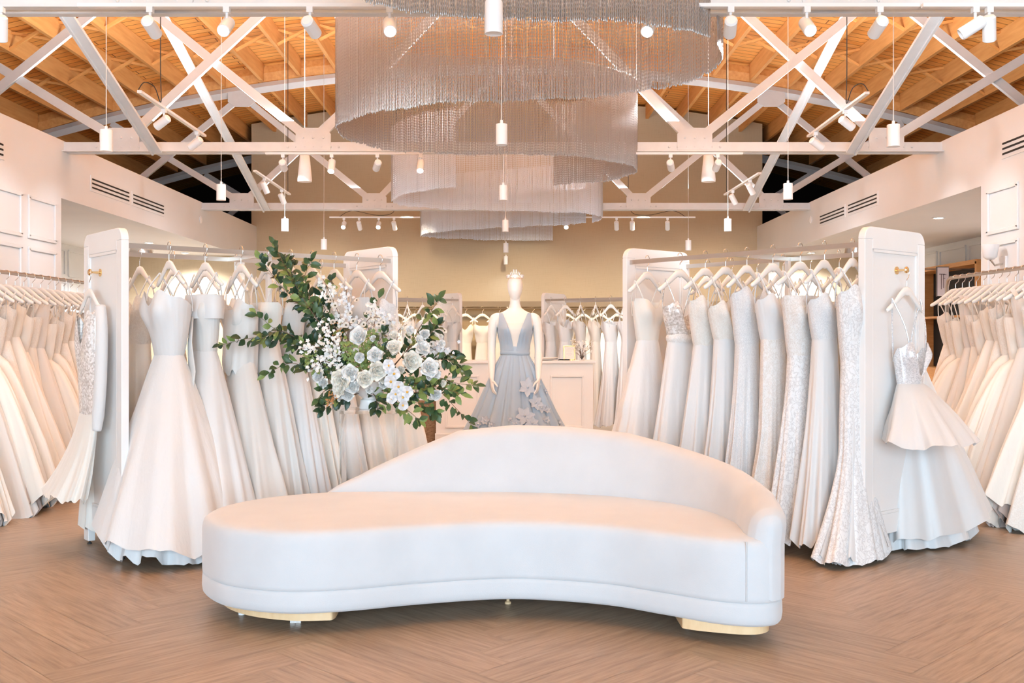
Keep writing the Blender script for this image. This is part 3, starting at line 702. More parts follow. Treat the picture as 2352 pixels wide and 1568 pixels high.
AR = math.atan2(.65, .76); AL = math.atan2(-.764, .645)
CR = Vector((2.055, 5.96, 0)); CL = Vector((-2.30, 6.03, 0))
# left rack: local +x must point towards the aisle, so its frame starts at the far edge of the panel
WL = .68
CLf = CL + Vector((-.645, .764, 0))*WL
rackR = rack(CR, AR, 1.93, 'white clothing rack right of the sofa with brass knob on its end panel', .70, knob=(.375, 1.72))
rackL = rack(CLf, AL, 1.95, 'white clothing rack left of the sofa with brass knob on its end panel', WL, knob=(.68-.40, 1.715))
# the two small racks behind the counter
CBr = Vector((.41, 14.45, 0)); aBr = math.atan2(.87, .5)     # panel runs back and to the right
# far racks: panels nearest the middle aisle
def rack_far(C, sx, label):
    # local y (rails) runs outward/nearer, local x runs back
    rail = Vector((.87*sx, -.5, 0)); pan = Vector((.5*sx, .87, 0))
    ang = math.atan2(rail.y, rail.x) - math.pi/2
    # right handed: x axis = rotate(rail, -90deg)
    x = Vector((rail.y, -rail.x, 0))
    W = .70
    org = C if x.dot(pan) > 0 else C + pan*W
    r_ = rack(org, ang, 1.95, label, W, mid=False)
    return org, ang, x
farR = rack_far(Vector((.41, 14.45, 0)), 1, 'small looking white clothing rack behind the counter, right of the mannequin')
farL = rack_far(Vector((-.70, 14.45, 0)), -1, 'small looking white clothing rack behind the counter, left of the mannequin')
# side racks along the walls
def side_rack(X, y0, y1, label, sx):
    t = thing('garment_rail', label, 'clothing rack', (X, (y0+y1)/2, 0), 0, 'round tube garment rails on the side walls'); h = (y1-y0)/2
    pts = [(0, -h, 0), (0, -h, 1.76), (0, -h+.03, 1.815), (0, -h+.08, 1.835), (0, h-.08, 1.835), (0, h-.03, 1.815), (0, h, 1.76), (0, h, 0)]
    MB().tube(pts, .016, 10).build('tube_frame', M['brushed'], t, smooth=60)
    for y in (-h, h): MB().box((0, y, .012), (.42, .05, .024)).build('foot', M['brushed'], t)
    for y in (-h, h): MB().tube([(0, y, 1.70), (sx*.42, y, 1.70)], .012).build('wall_bracket', M['brushed'], t)
side_rack(-4.02, 6.6, 10.15, 'nickel garment rail packed with cream gowns along the left wall', -1)
side_rack(3.80, 6.5, 8.95, 'nickel garment rail with curved corner packed with cream gowns along the right wall', 1)

# ------------------------------------------------------------------ hangers
def hanger_meshes():
    pts, el, rd = [], [], []
    xs = [-.215, -.205, -.17, -.12, -.07, -.03, 0, .03, .07, .12, .17, .205, .215]
    for x in xs:
        a = abs(x); z = -.088 - interp(a, [0, .03, .07, .12, .17, .215], [.0, .006, .036, .078, .112, .140])
        h = interp(a, [0, .05, .12, .2, .215], [.030, .022, .017, .016, .008])
        pts.append((x, -.01*math.cos(a*7)+.01, z-h)); rd.append(h)
        el.append(interp(a, [0, .05, .15, .2, .215], [.009, .008, .010, .012, .006]))
    body = MB().tube(pts, rd, 10, ell=el, ref=(0, 1, 0)).mesh('hanger_body', M['hanger'], 180)
    hk = catmull([(0,0,-.095),(0,0,-.055),(.006,0,-.044),(.022,0,-.030),(.027,0,-.004),(.017,0,.018),(0,0,.0235),(-.016,0,.018),(-.023,0,.004)], 4)
    hook = MB().tube(hk, .0028, 6).mesh('hanger_hook', M['chrome'], 180)
    return body, hook
HB, HK = hanger_meshes()
h0 = thing('garment_hanger', 'white wooden hanger', 'hanger'); obj('shoulder_bar', HB, h0); obj('hook', HK, h0)
H_used = [False]
def place_hanger(loc, rz, label, group):
    o = h0 if not H_used[0] else copy_tree(h0); H_used[0] = True
    o.location = loc; o.rotation_euler = (0, 0, rz); o['label'] = label; o['group'] = group; return o

# ------------------------------------------------------------------ gowns
TH = np.linspace(0, 2*np.pi, 97)[:-1]
def loft(zr, name, m, flip=False):
    """zr: array (rings, segs, 3)"""
    K, S, _ = zr.shape; i = np.arange(K-1)[:, None]*S; j = np.arange(S)[None, :]; jn = (j+1) % S
    F = np.stack([i+j, i+S+j, i+S+jn, i+jn], -1).reshape(-1, 4)
    me = bpy.data.meshes.new(name); me.from_pydata(zr.reshape(-1, 3).tolist(), [], F.tolist()); me.materials.append(m)
    me.polygons.foreach_set('use_smooth', [True]*len(me.polygons)); return me
def skirt(zw, zh, aw, bw, ah, bh, shape, folds, amp, seed, sx=0, sy=0, hemv=.03, y0=0, drape=0, sharp=1.0, rings_=22, tiers=0, hem_side=0):
    rg = np.random.RandomState(seed); out = np.zeros((rings_, len(TH), 3))
    ks = [(folds+rg.randint(-2, 3), rg.rand()*6.28, 1.0), (folds*2+rg.randint(-2, 3), rg.rand()*6.28, .45), (max(3, folds//2), rg.rand()*6.28, .8), (folds*3+1, rg.rand()*6.28, .22)]
    f = sum(a_*np.cos(k*TH+p+.6*np.sin(2*TH+p)) for k, p, a_ in ks); f = np.sign(f)*np.abs(f)**sharp; f /= np.abs(f).max()
    dr = rg.rand()*6.28
    for i in range(rings_):
        t = i/(rings_-1); s_ = shape(t)
        a = aw+(ah-aw)*s_; b = bw+(bh-bw)*s_; am = amp*min(1, t*1.6)**.8
        ff = f*am*(.35+.65*t) + .012*np.sin(5*TH+9*t+dr)
        tier = 0
        if tiers:
            tt = (t*tiers) % 1; tier = .055*tt*(t > .15)
        r_ = 1+ff+tier
        z = zw+(zh-zw)*t + (hemv*f*t*t*1.0) + hem_side*np.cos(TH)*t*t
        out[i, :, 0] = (a*np.cos(TH))*r_ + sx*s_; out[i, :, 1] = (b*np.sin(TH))*r_ + sy*s_ + y0
        out[i, :, 2] = z
    out[..., 2] = np.maximum(out[..., 2], .012+.01*np.abs(np.sin(TH*9))[None, :])
    return out
def bodice(zw, zt, aw, bw, at_, bt, neck, y0=0, rings_=12, gather=.005, seed=1, bust=.042):
    out = np.zeros((rings_, len(TH), 3)); fr = np.cos(TH+np.pi/2)           # +1 in front (-y)
    hump = np.exp(-((TH-4.712+.62)/.36)**2)+np.exp(-((TH-4.712-.62)/.36)**2)
    mid = np.exp(-((TH-4.712)/.42)**2)
    if neck == 'sweetheart': top = zt + .048*hump - .055*mid - .07*(fr < 0)*(-fr)
    elif neck == 'vee': top = zt + .05*hump - .17*mid - .10*(fr < 0)*(-fr)
    elif neck == 'straight': top = zt - .05*(fr < 0)*(-fr) + 0*TH
    elif neck == 'round': top = zt + .04 - .07*mid - .02*(fr < 0)
    else: top = zt+0*TH
    for i in range(rings_):
        t = i/(rings_-1); s_ = t**.8
        b_ = bust*hump*math.exp(-((t-.70)/.24)**2)
        wv = 1+gather*np.cos(23*TH+6*t+seed)+.6*gather*np.cos(37*TH-3*t)
        a = aw+(at_-aw)*s_; b = bw+(bt-bw)*s_
        out[i, :, 0] = a*np.cos(TH)*wv + b_*np.cos(TH); out[i, :, 1] = b*np.sin(TH)*wv + b_*np.sin(TH) + y0
        out[i, :, 2] = zw+(top-zw)*t
    return out[::-1]
SH = {'aline': lambda t: t**.95, 'ball': lambda t: t**.62, 'mermaid': lambda t: .16*t+.84*max(0, (t-.45)/.55)**1.5, 'sheath': lambda t: .5*t+.5*t**2, 'tea': lambda t: t**.8}
def gown(loc, rz, label, group, style='aline', neck='sweetheart', zt=1.55, zw=1.27, zh=.05, ah=.36, bh=.16, aw=.10, bw=.062, at_=.158, bt=.075, folds=9, amp=.16,
         bm='satin', sm='satin', seed=1, sx=0, sy=0, y0=0, strap='thin', hemv=.03, petti=None, belt=None, sleeve=False, tiers=0, parts=True, over=None, bust=.042, wrap=False, sash=False, one_sleeve=False, name='wedding_gown', arm=.15, zarm=1.68, hem_side=0, sharp=1.0):
    t = thing(name, label, 'dress', loc, rz, group)
    obj('bodice', loft(bodice(zw, zt, aw, bw, at_, bt, neck, y0, seed=seed, bust=bust), 'bodice', M[bm]), t)
    obj('skirt', loft(skirt(zw+.01, zh, aw, bw, ah, bh, SH[style], folds, amp, seed, sx, sy, hemv, y0, tiers=tiers, hem_side=hem_side, sharp=sharp), 'skirt', M[sm]), t)
    if petti:
        obj('petticoat', loft(skirt(zw-.2, max(.015, zh-.10), aw, bw, ah*.86, bh*.86, SH[style], folds+5, amp*1.3, seed+40, sx*.8, sy*.8, hemv*1.5, y0, hem_side=hem_side*.5), 'petticoat', M[petti]), t)
    if belt: 
        o_ = loft(np.array([[((aw+.006+.012*math.sin(math.pi*k/3))*math.cos(a), (bw+.006+.012*math.sin(math.pi*k/3))*math.sin(a)+y0, zw-.03+.06*k/3) for a in TH] for k in range(4)]), 'belt', M[belt]); obj('waistband', o_, t)
    ww = {'thin': .0045, 'wide': .018, 'none': 0}[strap]
    if ww:
        for s_ in (-1, 1):
            x0 = s_*at_*.62
            for yy, sgn in ((-bt*.75+y0, -1), (bt*.8+y0, 1)) if strap == 'thin' else ((-bt*.7+y0, -1),):
                zb = zt-.0 if sgn < 0 else zt-.06
                MB().tube(catmull([(x0, yy, zb-.02), (x0+s_*.03, yy*.75, (zb+zarm)/2), (s_*arm, 0.0, zarm+.035)], 3), ww if strap == 'thin' else .002, 6, ell=None if strap == 'thin' else ww, ref=(1, 0, 0)).build('strap', M[bm], t, smooth=60)
    if sleeve:
        for s_ in ((1,) if one_sleeve else (-1, 1)):
            pts = catmull([(s_*.15, 0, 1.66), (s_*.20, -.01, 1.52), (s_*.215, -.02, 1.25), (s_*.205, -.03, 1.04), (s_*.19, -.035, .92)], 5); k = len(pts)
            MB().tube(pts, [interp(i/(k-1), [0, .2, .7, .85, 1], [.03, .04, .044, .032, .03]) for i in range(k)], 14, ell=[interp(i/(k-1), [0, .3, .8, 1], [.03, .035, .035, .025]) for i in range(k)], ref=(0, 1, 0)).build('sleeve', M[sleeve], t, smooth=180)
    if wrap:     # two bands of cloth crossing under the bust
        for s_ in (-1, 1):
            pts = []
            for q in np.linspace(0, 1, 9):
                th = -math.pi/2 + s_*(1.35-2.0*q); z = zt-.035-(zt-zw-.03)*q; f = (z-zw)/(zt-zw); A = aw+(at_-aw)*f; B = bw+(bt-bw)*f; bl = bust*.9*math.exp(-((f-.7)/.3)**2)
                pts.append((( A+.003+bl)*math.cos(th), (B+.003+bl)*math.sin(th)+y0, z))
            MB().tube(pts, [.003+.034*math.sin(math.pi*min(1, .1+.85*q)) for q in np.linspace(0, 1, 9)], 10, ell=.007, ref=(0, -1, 0)).build('crossed_band', M[bm], t, smooth=180)
    if sash:
        rs = np.array([[((at_+.012+.008*math.sin(math.pi*k/4))*math.cos(a), (bt+.014+.03*max(0, math.cos(2*(a+math.pi/2))*(1 if math.sin(a) < 0 else 0))+.006*math.sin(math.pi*k/4))*math.sin(a)+y0, zt-.15+.145*k/4) for a in TH] for k in range(5)])
        obj('bust_band', loft(rs, 'bust_band', M[sm]), t)
        MB().tube([(.06, -bt-.04, zt-.14), (.07, -bt-.06, zt-.3), (.10, -bt-.06, zt-.48), (.12, -bt-.09, zt-.60)], [.018, .03, .05, .06], 8, ell=.006, ref=(0, 1, 0)).build('sash', M[bm], t, smooth=180)
    if over:     # draped overlay hanging from the bust
        z = skirt(zt-.03, zt-over, at_+.012, bt+.015, at_*.75, bt+.03, lambda q: q, 5, .10, seed+9, 0, 0, .05, y0); obj('draped_overlay', loft(z, 'draped_overlay', M[sm]), t)
    return t

ORD = ['first', 'second', 'third', 'fourth', 'fifth', 'sixth', 'seventh', 'eighth', 'ninth', 'tenth', 'eleventh', 'twelfth', 'thirteenth', 'fourteenth', 'fifteenth', 'sixteenth', 'seventeenth', 'eighteenth', 'nineteenth', 'twentieth']
def world(C, ang, x, y): return Vector((C.x + x*math.cos(ang) - y*math.sin(ang), C.y + x*math.sin(ang) + y*math.cos(ang), 0))
def on_rail(C, ang, x, y, zr, tw, hlabel, hgroup, **g):
    p = world(C, ang, x, y); place_hanger((p.x, p.y, zr), ang+tw, hlabel, hgroup)
    return gown((p.x, p.y, 0), ang+tw, **g)

# ---- right rack, aisle side (nearest first)
gR = [
 (.10, .10, dict(style='mermaid', neck='sweetheart', bm='lace_big', sm='lace_big', ah=.30, bh=.17, zh=.02, folds=7, amp=.16, sy=-.0, sx=-.02, hemv=.05, seed=3, zw=1.18, petti='tulle'), 'white floral lace fishtail gown with trailing hem next to the near end panel'),
 (.29, .05, dict(style='sheath', neck='sweetheart', bm='lace', sm='tulle', ah=.26, bh=.13, zh=.10, folds=8, amp=.2, seed=4), 'plain frosted tulle gown with rosette bust, hanging between two lace gowns'),
 (.46, -.05, dict(style='sheath', neck='straight', bm='lace_nude', sm='lace_big', ah=.25, bh=.12, zh=.10, folds=8, amp=.2, seed=5, zw=1.2), 'swirling floral lace gown over nude lining with square bust flower'),
 (.66, .0, dict(style='mermaid', neck='sweetheart', bm='tulle', sm='lace_nude', ah=.26, bh=.13, zh=.08, folds=8, amp=.22, seed=6, zw=1.3), 'grey beaded gown with smooth rounded white bust and wide centre strap'),
 (.86, .06, dict(style='sheath', neck='sweetheart', bm='lace', sm='lace', ah=.22, bh=.11, zh=.10, folds=10, amp=.24, seed=7), 'fine lace gown with pleated columns and beaded bust'),
 (1.03, .0, dict(style='sheath', neck='vee', bm='lace_cream', sm='tulle', ah=.22, bh=.11, zh=.10, folds=10, amp=.24, seed=8), 'soft tulle gown with petal appliques on the bodice'),
 (1.20, .0, dict(style='aline', neck='vee', bm='lace_cream', sm='tulle', ah=.27, bh=.12, zh=.10, folds=9, amp=.2, seed=9), 'sparkling white A-line gown with lace bodice'),
 (1.42, .0, dict(style='aline', neck='vee', bm='sequin', sm='tulle', ah=.33, bh=.15, zh=.06, folds=9, amp=.16, seed=10, belt='lace_nude'), 'full white gown with silver sequinned cups and thin straps'),
 (1.72, .12, dict(style='aline', neck='round', bm='tulle_cream', sm='tulle', ah=.42, bh=.24, zh=.06, folds=9, amp=.14, seed=11, tiers=5, sy=.02, sx=-.04), 'tiered ruffled tulle gown at the far end panel'),
]
for k, (y, tw, g, lb) in enumerate(gR):
    g.setdefault('zw', [1.22,1.30,1.24,1.33,1.27,1.30,1.26,1.31,1.29][k]); g['ah'] += .03; g['zt'] = [1.58,1.54,1.57,1.55,1.60,1.52,1.56,1.53,1.55][k]; g['hemv'] = .045
HGR = 'white hangers on the aisle rail of the right rack'
for k, (y, tw, g, lb) in enumerate(gR):
    on_rail(CR, AR, .035, y, 1.875, tw, 'white wooden hanger, %s from the sofa end on the aisle rail of the right rack' % ORD[k], HGR, label=lb+', right rack', group='gowns on the aisle rail of the right rack', **g)
# ---- right rack, wall side
gB = ['lace_cream', 'crepe', 'champagne', 'tulle_cream', 'crepe', 'lace_nude', 'tulle_cream', 'crepe']
for k in range(8):
    y = .14 + k*.22
    g = dict(style=['aline', 'ball', 'sheath', 'aline'][k % 4], neck=['vee', 'sweetheart', 'straight'][k % 3], bm=gB[k], sm=gB[(k+1) % 8], ah=.30, bh=.14, zh=.10, seed=30+k, sx=.05, folds=8+k % 3, amp=.2)
    lb = '%s gown glimpsed through the right rack, %s on its wall rail' % (['ivory lace', 'plain cream', 'champagne', 'pale cream'][k % 4], ORD[k])
    if k == 0:
        g = dict(style='aline', neck='round', bm='satin_white', sm='satin_white', ah=.56, bh=.30, zh=.12, seed=52, sx=.24, sy=-.02, folds=8, amp=.13, petti='tulle', hem_side=.05, strap='wide'); lb = 'wide white satin ball gown spilling past the right end panel'
    on_rail(CR, AR, .665, y, 1.875, math.pi*0 + rnd.uniform(-.1, .1), 'white wooden hanger, %s from the front on the wall rail of the right rack' % ORD[k], 'white hangers on the wall rail of the right rack', label=lb, group='gowns on the wall rail of the right rack', **g)

# ---- left rack, aisle side. local x runs to the aisle edge at x=W
gL = [
 (.30, .0, dict(style='aline', neck='sweetheart', zt=1.555, zw=1.20, bm='satin_white', sm='tulle', ah=.47, bh=.42, zh=.15, at_=.185, bt=.125, aw=.115, bw=.08, bust=.055, folds=8, amp=.11, seed=61, sx=.10, sy=-.02, petti='tulle', hemv=.05, strap='thin', hem_side=-.04), 'white satin gown with sweetheart bust and huge organza skirt'),
 (.53, .05, dict(style='aline', neck='straight', zt=1.58, zw=1.22, bm='satin', sm='satin_white', ah=.40, bh=.26, zh=.08, folds=7, amp=.12, seed=62, sx=.14, sash=True), 'white gown with broad satin bust band'),
 (.77, .0, dict(style='aline', neck='sweetheart', zt=1.52, zw=1.2, bm='satin', sm='satin', ah=.38, bh=.22, zh=.06, folds=7, amp=.15, sx=.16, seed=63, over=.42), 'ivory satin gown with draped cowl'),
 (.95, .0, dict(style='aline', neck='straight', bm='tulle_cream', sm='satin', ah=0.34, bh=.17, zh=.06, folds=8, amp=.16, seed=64, sx=.14, zt=1.54), 'ivory gown with pale tulle shoulders beside the draped gown'),
 (1.12, .0, dict(style='aline', neck='vee', bm='satin', sm='satin_white', ah=0.33, bh=.15, zh=.06, folds=8, amp=.18, seed=65, sx=.14), 'ivory satin V-neck gown behind the topmost leaves'),
 (1.28, .0, dict(style='sheath', neck='sweetheart', bm='crepe', sm='crepe', ah=0.32, bh=.14, zh=.06, folds=8, amp=.18, seed=66, sx=.14), 'plain cream crepe gown hidden behind the flowers'),
 (1.45, .0, dict(style='aline', neck='vee', bm='lace_cream', sm='satin', ah=0.32, bh=.15, zh=.06, folds=8, amp=.18, seed=67, sx=.14), 'cream lace topped gown just left of the vase'),
 (1.63, .0, dict(style='aline', neck='round', bm='satin_white', sm='crepe', ah=0.34, bh=.16, zh=.06, folds=8, amp=.16, seed=68, sx=.14), 'smooth white gown behind the clear pedestal'),
 (1.82, .10, dict(style='ball', neck='vee', bm='lace', sm='tulle_cream', ah=.44, bh=.26, zh=.06, folds=9, amp=.12, seed=69, sx=.10), 'beaded tulle gown at the far end panel'),
]
for k, (y, tw, g, lb) in enumerate(gL):
    g = dict(g); g.setdefault('zw', [1.2,1.22,1.2,1.30,1.27,1.31,1.26,1.29,1.27][k]); g['ah'] += .03
    on_rail(CLf, AL, WL-.035, y, 1.875, tw, 'white wooden hanger, %s from the near end on the aisle rail of the left rack' % ORD[k], 'white hangers on the aisle rail of the left rack', label=lb+', left rack', group='gowns on the aisle rail of the left rack', **g)
for k in range(8):
    y = .12 + k*.225
    g = dict(style=['aline', 'sheath', 'ball', 'aline'][k % 4], neck=['sweetheart', 'vee', 'straight'][k % 3], bm=['crepe', 'lace_cream', 'champagne', 'tulle_cream'][k % 4], sm=['tulle_cream', 'crepe', 'lace_cream', 'crepe'][k % 4], ah=.28, bh=.14, zh=.10, seed=80+k, sx=-.04, folds=9, amp=.2)
    on_rail(CLf, AL, .035, y, 1.875, rnd.uniform(-.12, .12), 'white wooden hanger, %s from the near end on the wall rail of the left rack' % ORD[k], 'white hangers on the wall rail of the left rack', label='%s gown behind the front gowns, %s on the wall rail, left rack' % (['cream', 'ivory lace', 'champagne', 'pale'][k % 4], ORD[k]), group='gowns on the wall rail of the left rack', **g)
# ---- gowns hung on the brass knobs
pk = world(CLf, AL, .28, -.055)
place_hanger((pk.x, pk.y, 1.705), AL, 'pale hanger on the brass knob of the left end panel', 'hangers on brass knobs')
gown((pk.x+.03, pk.y-.03, -.16), AL, label='silver sequinned gown with a sheer long sleeve hanging on the left end panel', group=None, style='sheath', neck='vee', bm='sequin', sm='tulle_cream', zt=1.60, zw=1.00, ah=.30, bh=.10, aw=.14, bw=.035, at_=.165, bt=.05, zh=.50, folds=10, amp=.12, seed=91, sx=-.14, sy=-.10, sleeve='tulle', one_sleeve=True, strap='wide', zarm=1.63, y0=-.02, bust=.02)
pk = world(CR, AR, .375, -.055)
place_hanger((pk.x, pk.y, 1.71), AR, 'clear pale hanger on the brass knob of the right end panel', 'hangers on brass knobs')
gown((pk.x, pk.y, -.17), AR, label='short white party dress with crystal bodice and flared tea-length skirt on the right end panel', group=None, name='short_dress', style='tea', neck='vee', bm='bead', sm='satin_white', zt=1.42, zw=1.20, ah=.36, bh=.22, aw=.11, bw=.055, at_=.145, bt=.07, zh=.86, folds=7, amp=.14, seed=95, sy=-.12, sx=.03, strap='thin', arm=.17, zarm=1.68, y0=-.02)

# ---- packed side racks: a few gowns, copied with labels of their own
def proto(i, cream, sx):
    st = [('aline', 'sweetheart', 'crepe', 'tulle_cream'), ('aline', 'vee', 'lace_cream', 'lace_cream'), ('ball', 'round', 'crepe', 'crepe'), ('sheath', 'straight', 'lace_cream', 'crepe'), ('aline', 'vee', 'champagne', 'tulle_cream'), ('ball', 'sweetheart', 'lace_cream', 'tulle_cream'), ('aline', 'round', 'satin', 'satin')][i]
    return dict(style=st[0], neck=st[1], bm=st[2], sm=st[3], ah=[.40,.36,.42,.33,.38,.44,.36][i], bh=.13, zh=[.10, .06, .16, .08, .22, .12, .05][i], zw=[1.25,1.33,1.19,1.30,1.36,1.22,1.28][i], zt=[1.53,1.58,1.47,1.56,1.60,1.50,1.62][i], folds=[9,7,11,8,6,10,7][i], amp=.18, seed=120+i+(10 if sx > 0 else 0), sx=-sx*[.14,.10,.18,.08,.15,.12,.16][i], hemv=.07, petti='pink_tulle' if i in (0, 2, 4) else None, strap='thin' if i not in (3, 6) else 'wide')
WORDS = [('cream gown with full tulle skirt', 'pale'), ('allover cream lace gown', 'lace'), ('smooth crepe gown with wide skirt', 'crepe'), ('slim crepe gown with lace bodice', 'slim'), ('champagne topped gown with tulle skirt', 'champagne'), ('cream ball gown with lace bodice', 'ball'), ('plain ivory satin gown', 'satin')]
for side, X, y0, n, dy, nm in ((-1, -4.02, 7.25, 19, .148, 'left'), (1, 3.80, 6.95, 15, .13, 'right')):
    made = {}
    for k in range(n):
        i = (k*3+(1 if side > 0 else 0)) % 7; y = y0 + k*dy; tw = rnd.uniform(-.12, .12) + side*.12
        place_hanger((X, y, 1.83+.0), tw, 'white hanger, %s from the photo edge on the %s wall rail' % (ORD[k], nm), 'white hangers on the %s wall rail' % nm)
        lb = '%s, %s from the photo edge on the %s wall rail' % (WORDS[i][0], ORD[k], nm); gr = 'cream gowns packed on the %s wall rail' % nm
        if i not in made:
            made[i] = gown((X, y, -.045), tw, label=lb, group=gr, **proto(i, True, side)); 
        else:
            c = copy_tree(made[i]); c.location = (X, y, -.045); c.rotation_euler = (0, 0, tw); c['label'] = lb; c.scale = (1, rnd.uniform(.9, 1.15), rnd.uniform(.97, 1.0))
# small dark and blue garments deep on the left rail
for j, (y, mm, lb) in enumerate(((10.0, 'navy', 'navy blue garment at the far end of the left wall rail'), (10.08, 'sky', 'pale blue garment beside the navy one on the left wall rail'))):
    b = MB().tube([(.30, 0, 1.58), (.31, 0, 1.5), (.29, 0, 1.42), (.28, 0, 1.34)], [.05, .06, .06, .05], 12, ell=.03, ref=(0, 1, 0)).tube([(.29, 0, 1.60), (.05, 0, 1.74)], .006)
    o = b.build('garment', M[mm], smooth=60); o.location = (-4.02, y+.05, 0); tag(o, lb, 'garment')

# ---- far racks behind the counter
for (org, ang, x), nm, sd in ((farR, 'right', 200), (farL, 'left', 230)):
    made = {}
    for k in range(8 if nm == 'right' else 7):
        y = .14+k*.23
        i = k % 4
        p = world(org, ang, .035, y) if x.y > 0 else world(org, ang, .665, y)
        tw = rnd.uniform(-.3, .3)
        place_hanger((p.x, p.y, 1.875), ang+tw, 'white hanger, %s from the mannequin on the %s rack behind the counter' % (ORD[k], nm), 'hangers on the racks behind the counter')
        lb = '%s gown, %s from the mannequin on the %s rack behind the counter' % (['straight white', 'pale tulle', 'off-white satin', 'blush tinted'][i], ORD[k], nm); gr = 'gowns on the racks behind the counter'
        if i not in made:
            made[i] = gown((p.x, p.y, 0), ang+tw, label=lb, group=gr, style=['sheath', 'aline', 'aline', 'sheath'][i], neck=['straight', 'vee', 'sweetheart', 'vee'][i], bm=['satin_white', 'tulle', 'satin', 'champagne'][i], sm=['tulle', 'tulle', 'satin', 'champagne'][i], ah=.28, bh=.13, zh=.14, seed=sd+i, folds=8, amp=.2)
        else:
            c = copy_tree(made[i]); c.location = (p.x, p.y, 0); c.rotation_euler = (0, 0, ang+tw); c['label'] = lb
# ---- warm lit wall rack below the tan wall
t = thing('wall_rack', 'long warm lit wall rack with brass lip under the tan back wall', 'clothing rack', (XC, 17.6, 0))
MB().box((0, .05, 1.93), (8.2, .62, .04)).build('shelf', M['bronze'], t)
MB().box((0, -.27, 1.90), (8.2, .02, .085)).build('front_lip', M['bronze'], t)
MB().tube([(-4.1, 0, 1.84), (4.1, 0, 1.84)], .014).build('rail', M['brushed'], t)
for x in (-4.0, -2, 0, 2, 4.0): MB().box((x, 0, 1.875), (.02, .02, .08)).build('bracket', M['brushed'], t)
MB().box((0, -.24, 1.904), (8.0, .02, .008)).build('light_strip', mat('strip_glow', (1,1,1), .5, emit=(1.0,.78,.48), estr=3), t)
lamp('AREA', 'wall_rack_strip', (XC, 17.44, 1.898), 34, (1.0, .66, .34), (0, 0, 0), 8.0, .04)
made = {}
xs_ = [x for x in np.arange(-3.7, 3.8, .29)]
for k, x in enumerate(xs_):
    i = k % 3; tw = rnd.uniform(-.2, .2)
    place_hanger((x, 17.6, 1.842), tw, 'hanger on the warm lit wall rail, %s from its left end' % (ORD[k] if k < 20 else ['twenty-first', 'twenty-second', 'twenty-third', 'twenty-fourth', 'twenty-fifth', 'twenty-sixth'][k-20]), 'hangers on the warm lit wall rail')
    lb = '%s gown on the warm lit wall rail, %s from its left end' % (['golden cream', 'champagne', 'ivory'][i], ORD[k] if k < 20 else ['twenty-first', 'twenty-second', 'twenty-third', 'twenty-fourth', 'twenty-fifth', 'twenty-sixth'][k-20]); gr = 'gowns on the warm lit wall rail'
    if i not in made: made[i] = gown((x, 17.6, -.03), tw, label=lb, group=gr, style=['aline', 'sheath', 'aline'][i], neck=['vee', 'sweetheart', 'round'][i], bm=['crepe', 'champagne', 'satin'][i], sm=['crepe', 'champagne', 'satin'][i], ah=.22, bh=.16, zh=.2, seed=300+i, folds=8, amp=.2)
    else:
        c = copy_tree(made[i]); c.location = (x, 17.6, -.03); c.rotation_euler = (0, 0, tw); c['label'] = lb

# ------------------------------------------------------------------ counter and the things on it
t = thing('reception_counter', 'cream panelled reception counter behind the mannequin', 'counter', (.03, 12.4, 0))
m = varied('cream_cabinet', (.82,.80,.77), (.85,.83,.80), 3, .5)
MB().box((0, 0, .51), (1.86, .56, 1.02)).build('body', m, t, bevel=.004)
MB().box((0, 0, 1.035), (1.92, .62, .035)).build('worktop', M['white_paint'], t, bevel=.006)
MB().box((0, -.29, .09), (1.88, .02, .18)).box((0, -.30, .185), (1.88, .014, .02)).build('skirting', m, t, bevel=.003)
for cx in (-.62, 0, .62):
    b = MB()
    for (dx, dz, ox, oz) in ((.40, .025, 0, .27), (.40, .025, 0, .87), (.025, .60, -.1875, .57), (.025, .60, .1875, .57)): b.box((cx+ox, -.29, oz), (dx, .022, dz))
    b.build('panel_moulding', m, t, bevel=.005)
o = MB().lathe([(0, .0), (.07, .0), (.12, .012), (.15, .035), (.147, .037), (.11, .016), (0, .010)], n=36).build('shallow_bowl', M['ceramic'], smooth=40); o.location = (.41, 12.3, 1.053); tag(o, 'wide shallow white bowl on the counter', 'bowl')
b = MB().box((0, 0, .004), (.14, .10, .008)).box((.01, .01, .012), (.12, .09, .006)); o = b.build('notebook', M['dark']); o.location = (.62, 12.3, 1.053); tag(o, 'thin dark notebook between the bowl and the framed card', 'book')
t = thing('framed_card', 'gold framed card leaning on the counter beside small white flowers', 'picture frame', (.69, 12.28, 1.053), R(8))
Tm = Matrix.Rotation(R(-10), 4, 'X')
MB().box((-.065, 0, .09), (.014, .014, .18)).box((.065, 0, .09), (.014, .014, .18)).box((0, 0, .007), (.13, .014, .014)).box((0, 0, .173), (.13, .014, .014)).xform(Tm).build('frame', M['brass'], t)
MB().box((0, .002, .09), (.118, .004, .154)).xform(Tm).build('card', M['petal_white'], t)
b = MB()
for k in range(7): b.box((0, -.001, .14-k*.014), (.07 if k % 3 else .04, .001, .0025))
b.xform(Tm).build('printed_lines', mat('faint_ink', (.55,.55,.58), .7), t)
t = thing('bud_vase', 'small clear bud vase of white sprigs at the counter end', 'vase', (.84, 12.3, 1.053))
MB().lathe([(0, .002), (.03, .0), (.035, .03), (.02, .07), (.022, .085)], n=20, cap=False).build('glass', M['glass'], t, smooth=50)
b = MB(); b2 = MB(); r5 = random.Random(5)
for k in range(26):
    e = Vector((r5.uniform(-.13, .13), r5.uniform(-.08, .08), r5.uniform(.10, .25))); b.tube([(0, 0, .01), (e.x*.3, e.y*.3, e.z*.6), e], .0015, 4)
    for q in range(5): c = e+Vector((r5.uniform(-.02, .02), r5.uniform(-.02, .02), r5.uniform(-.02, .02))); b2.lathe([(0, -.008), (.009, 0), (0, .008)], c, 6)
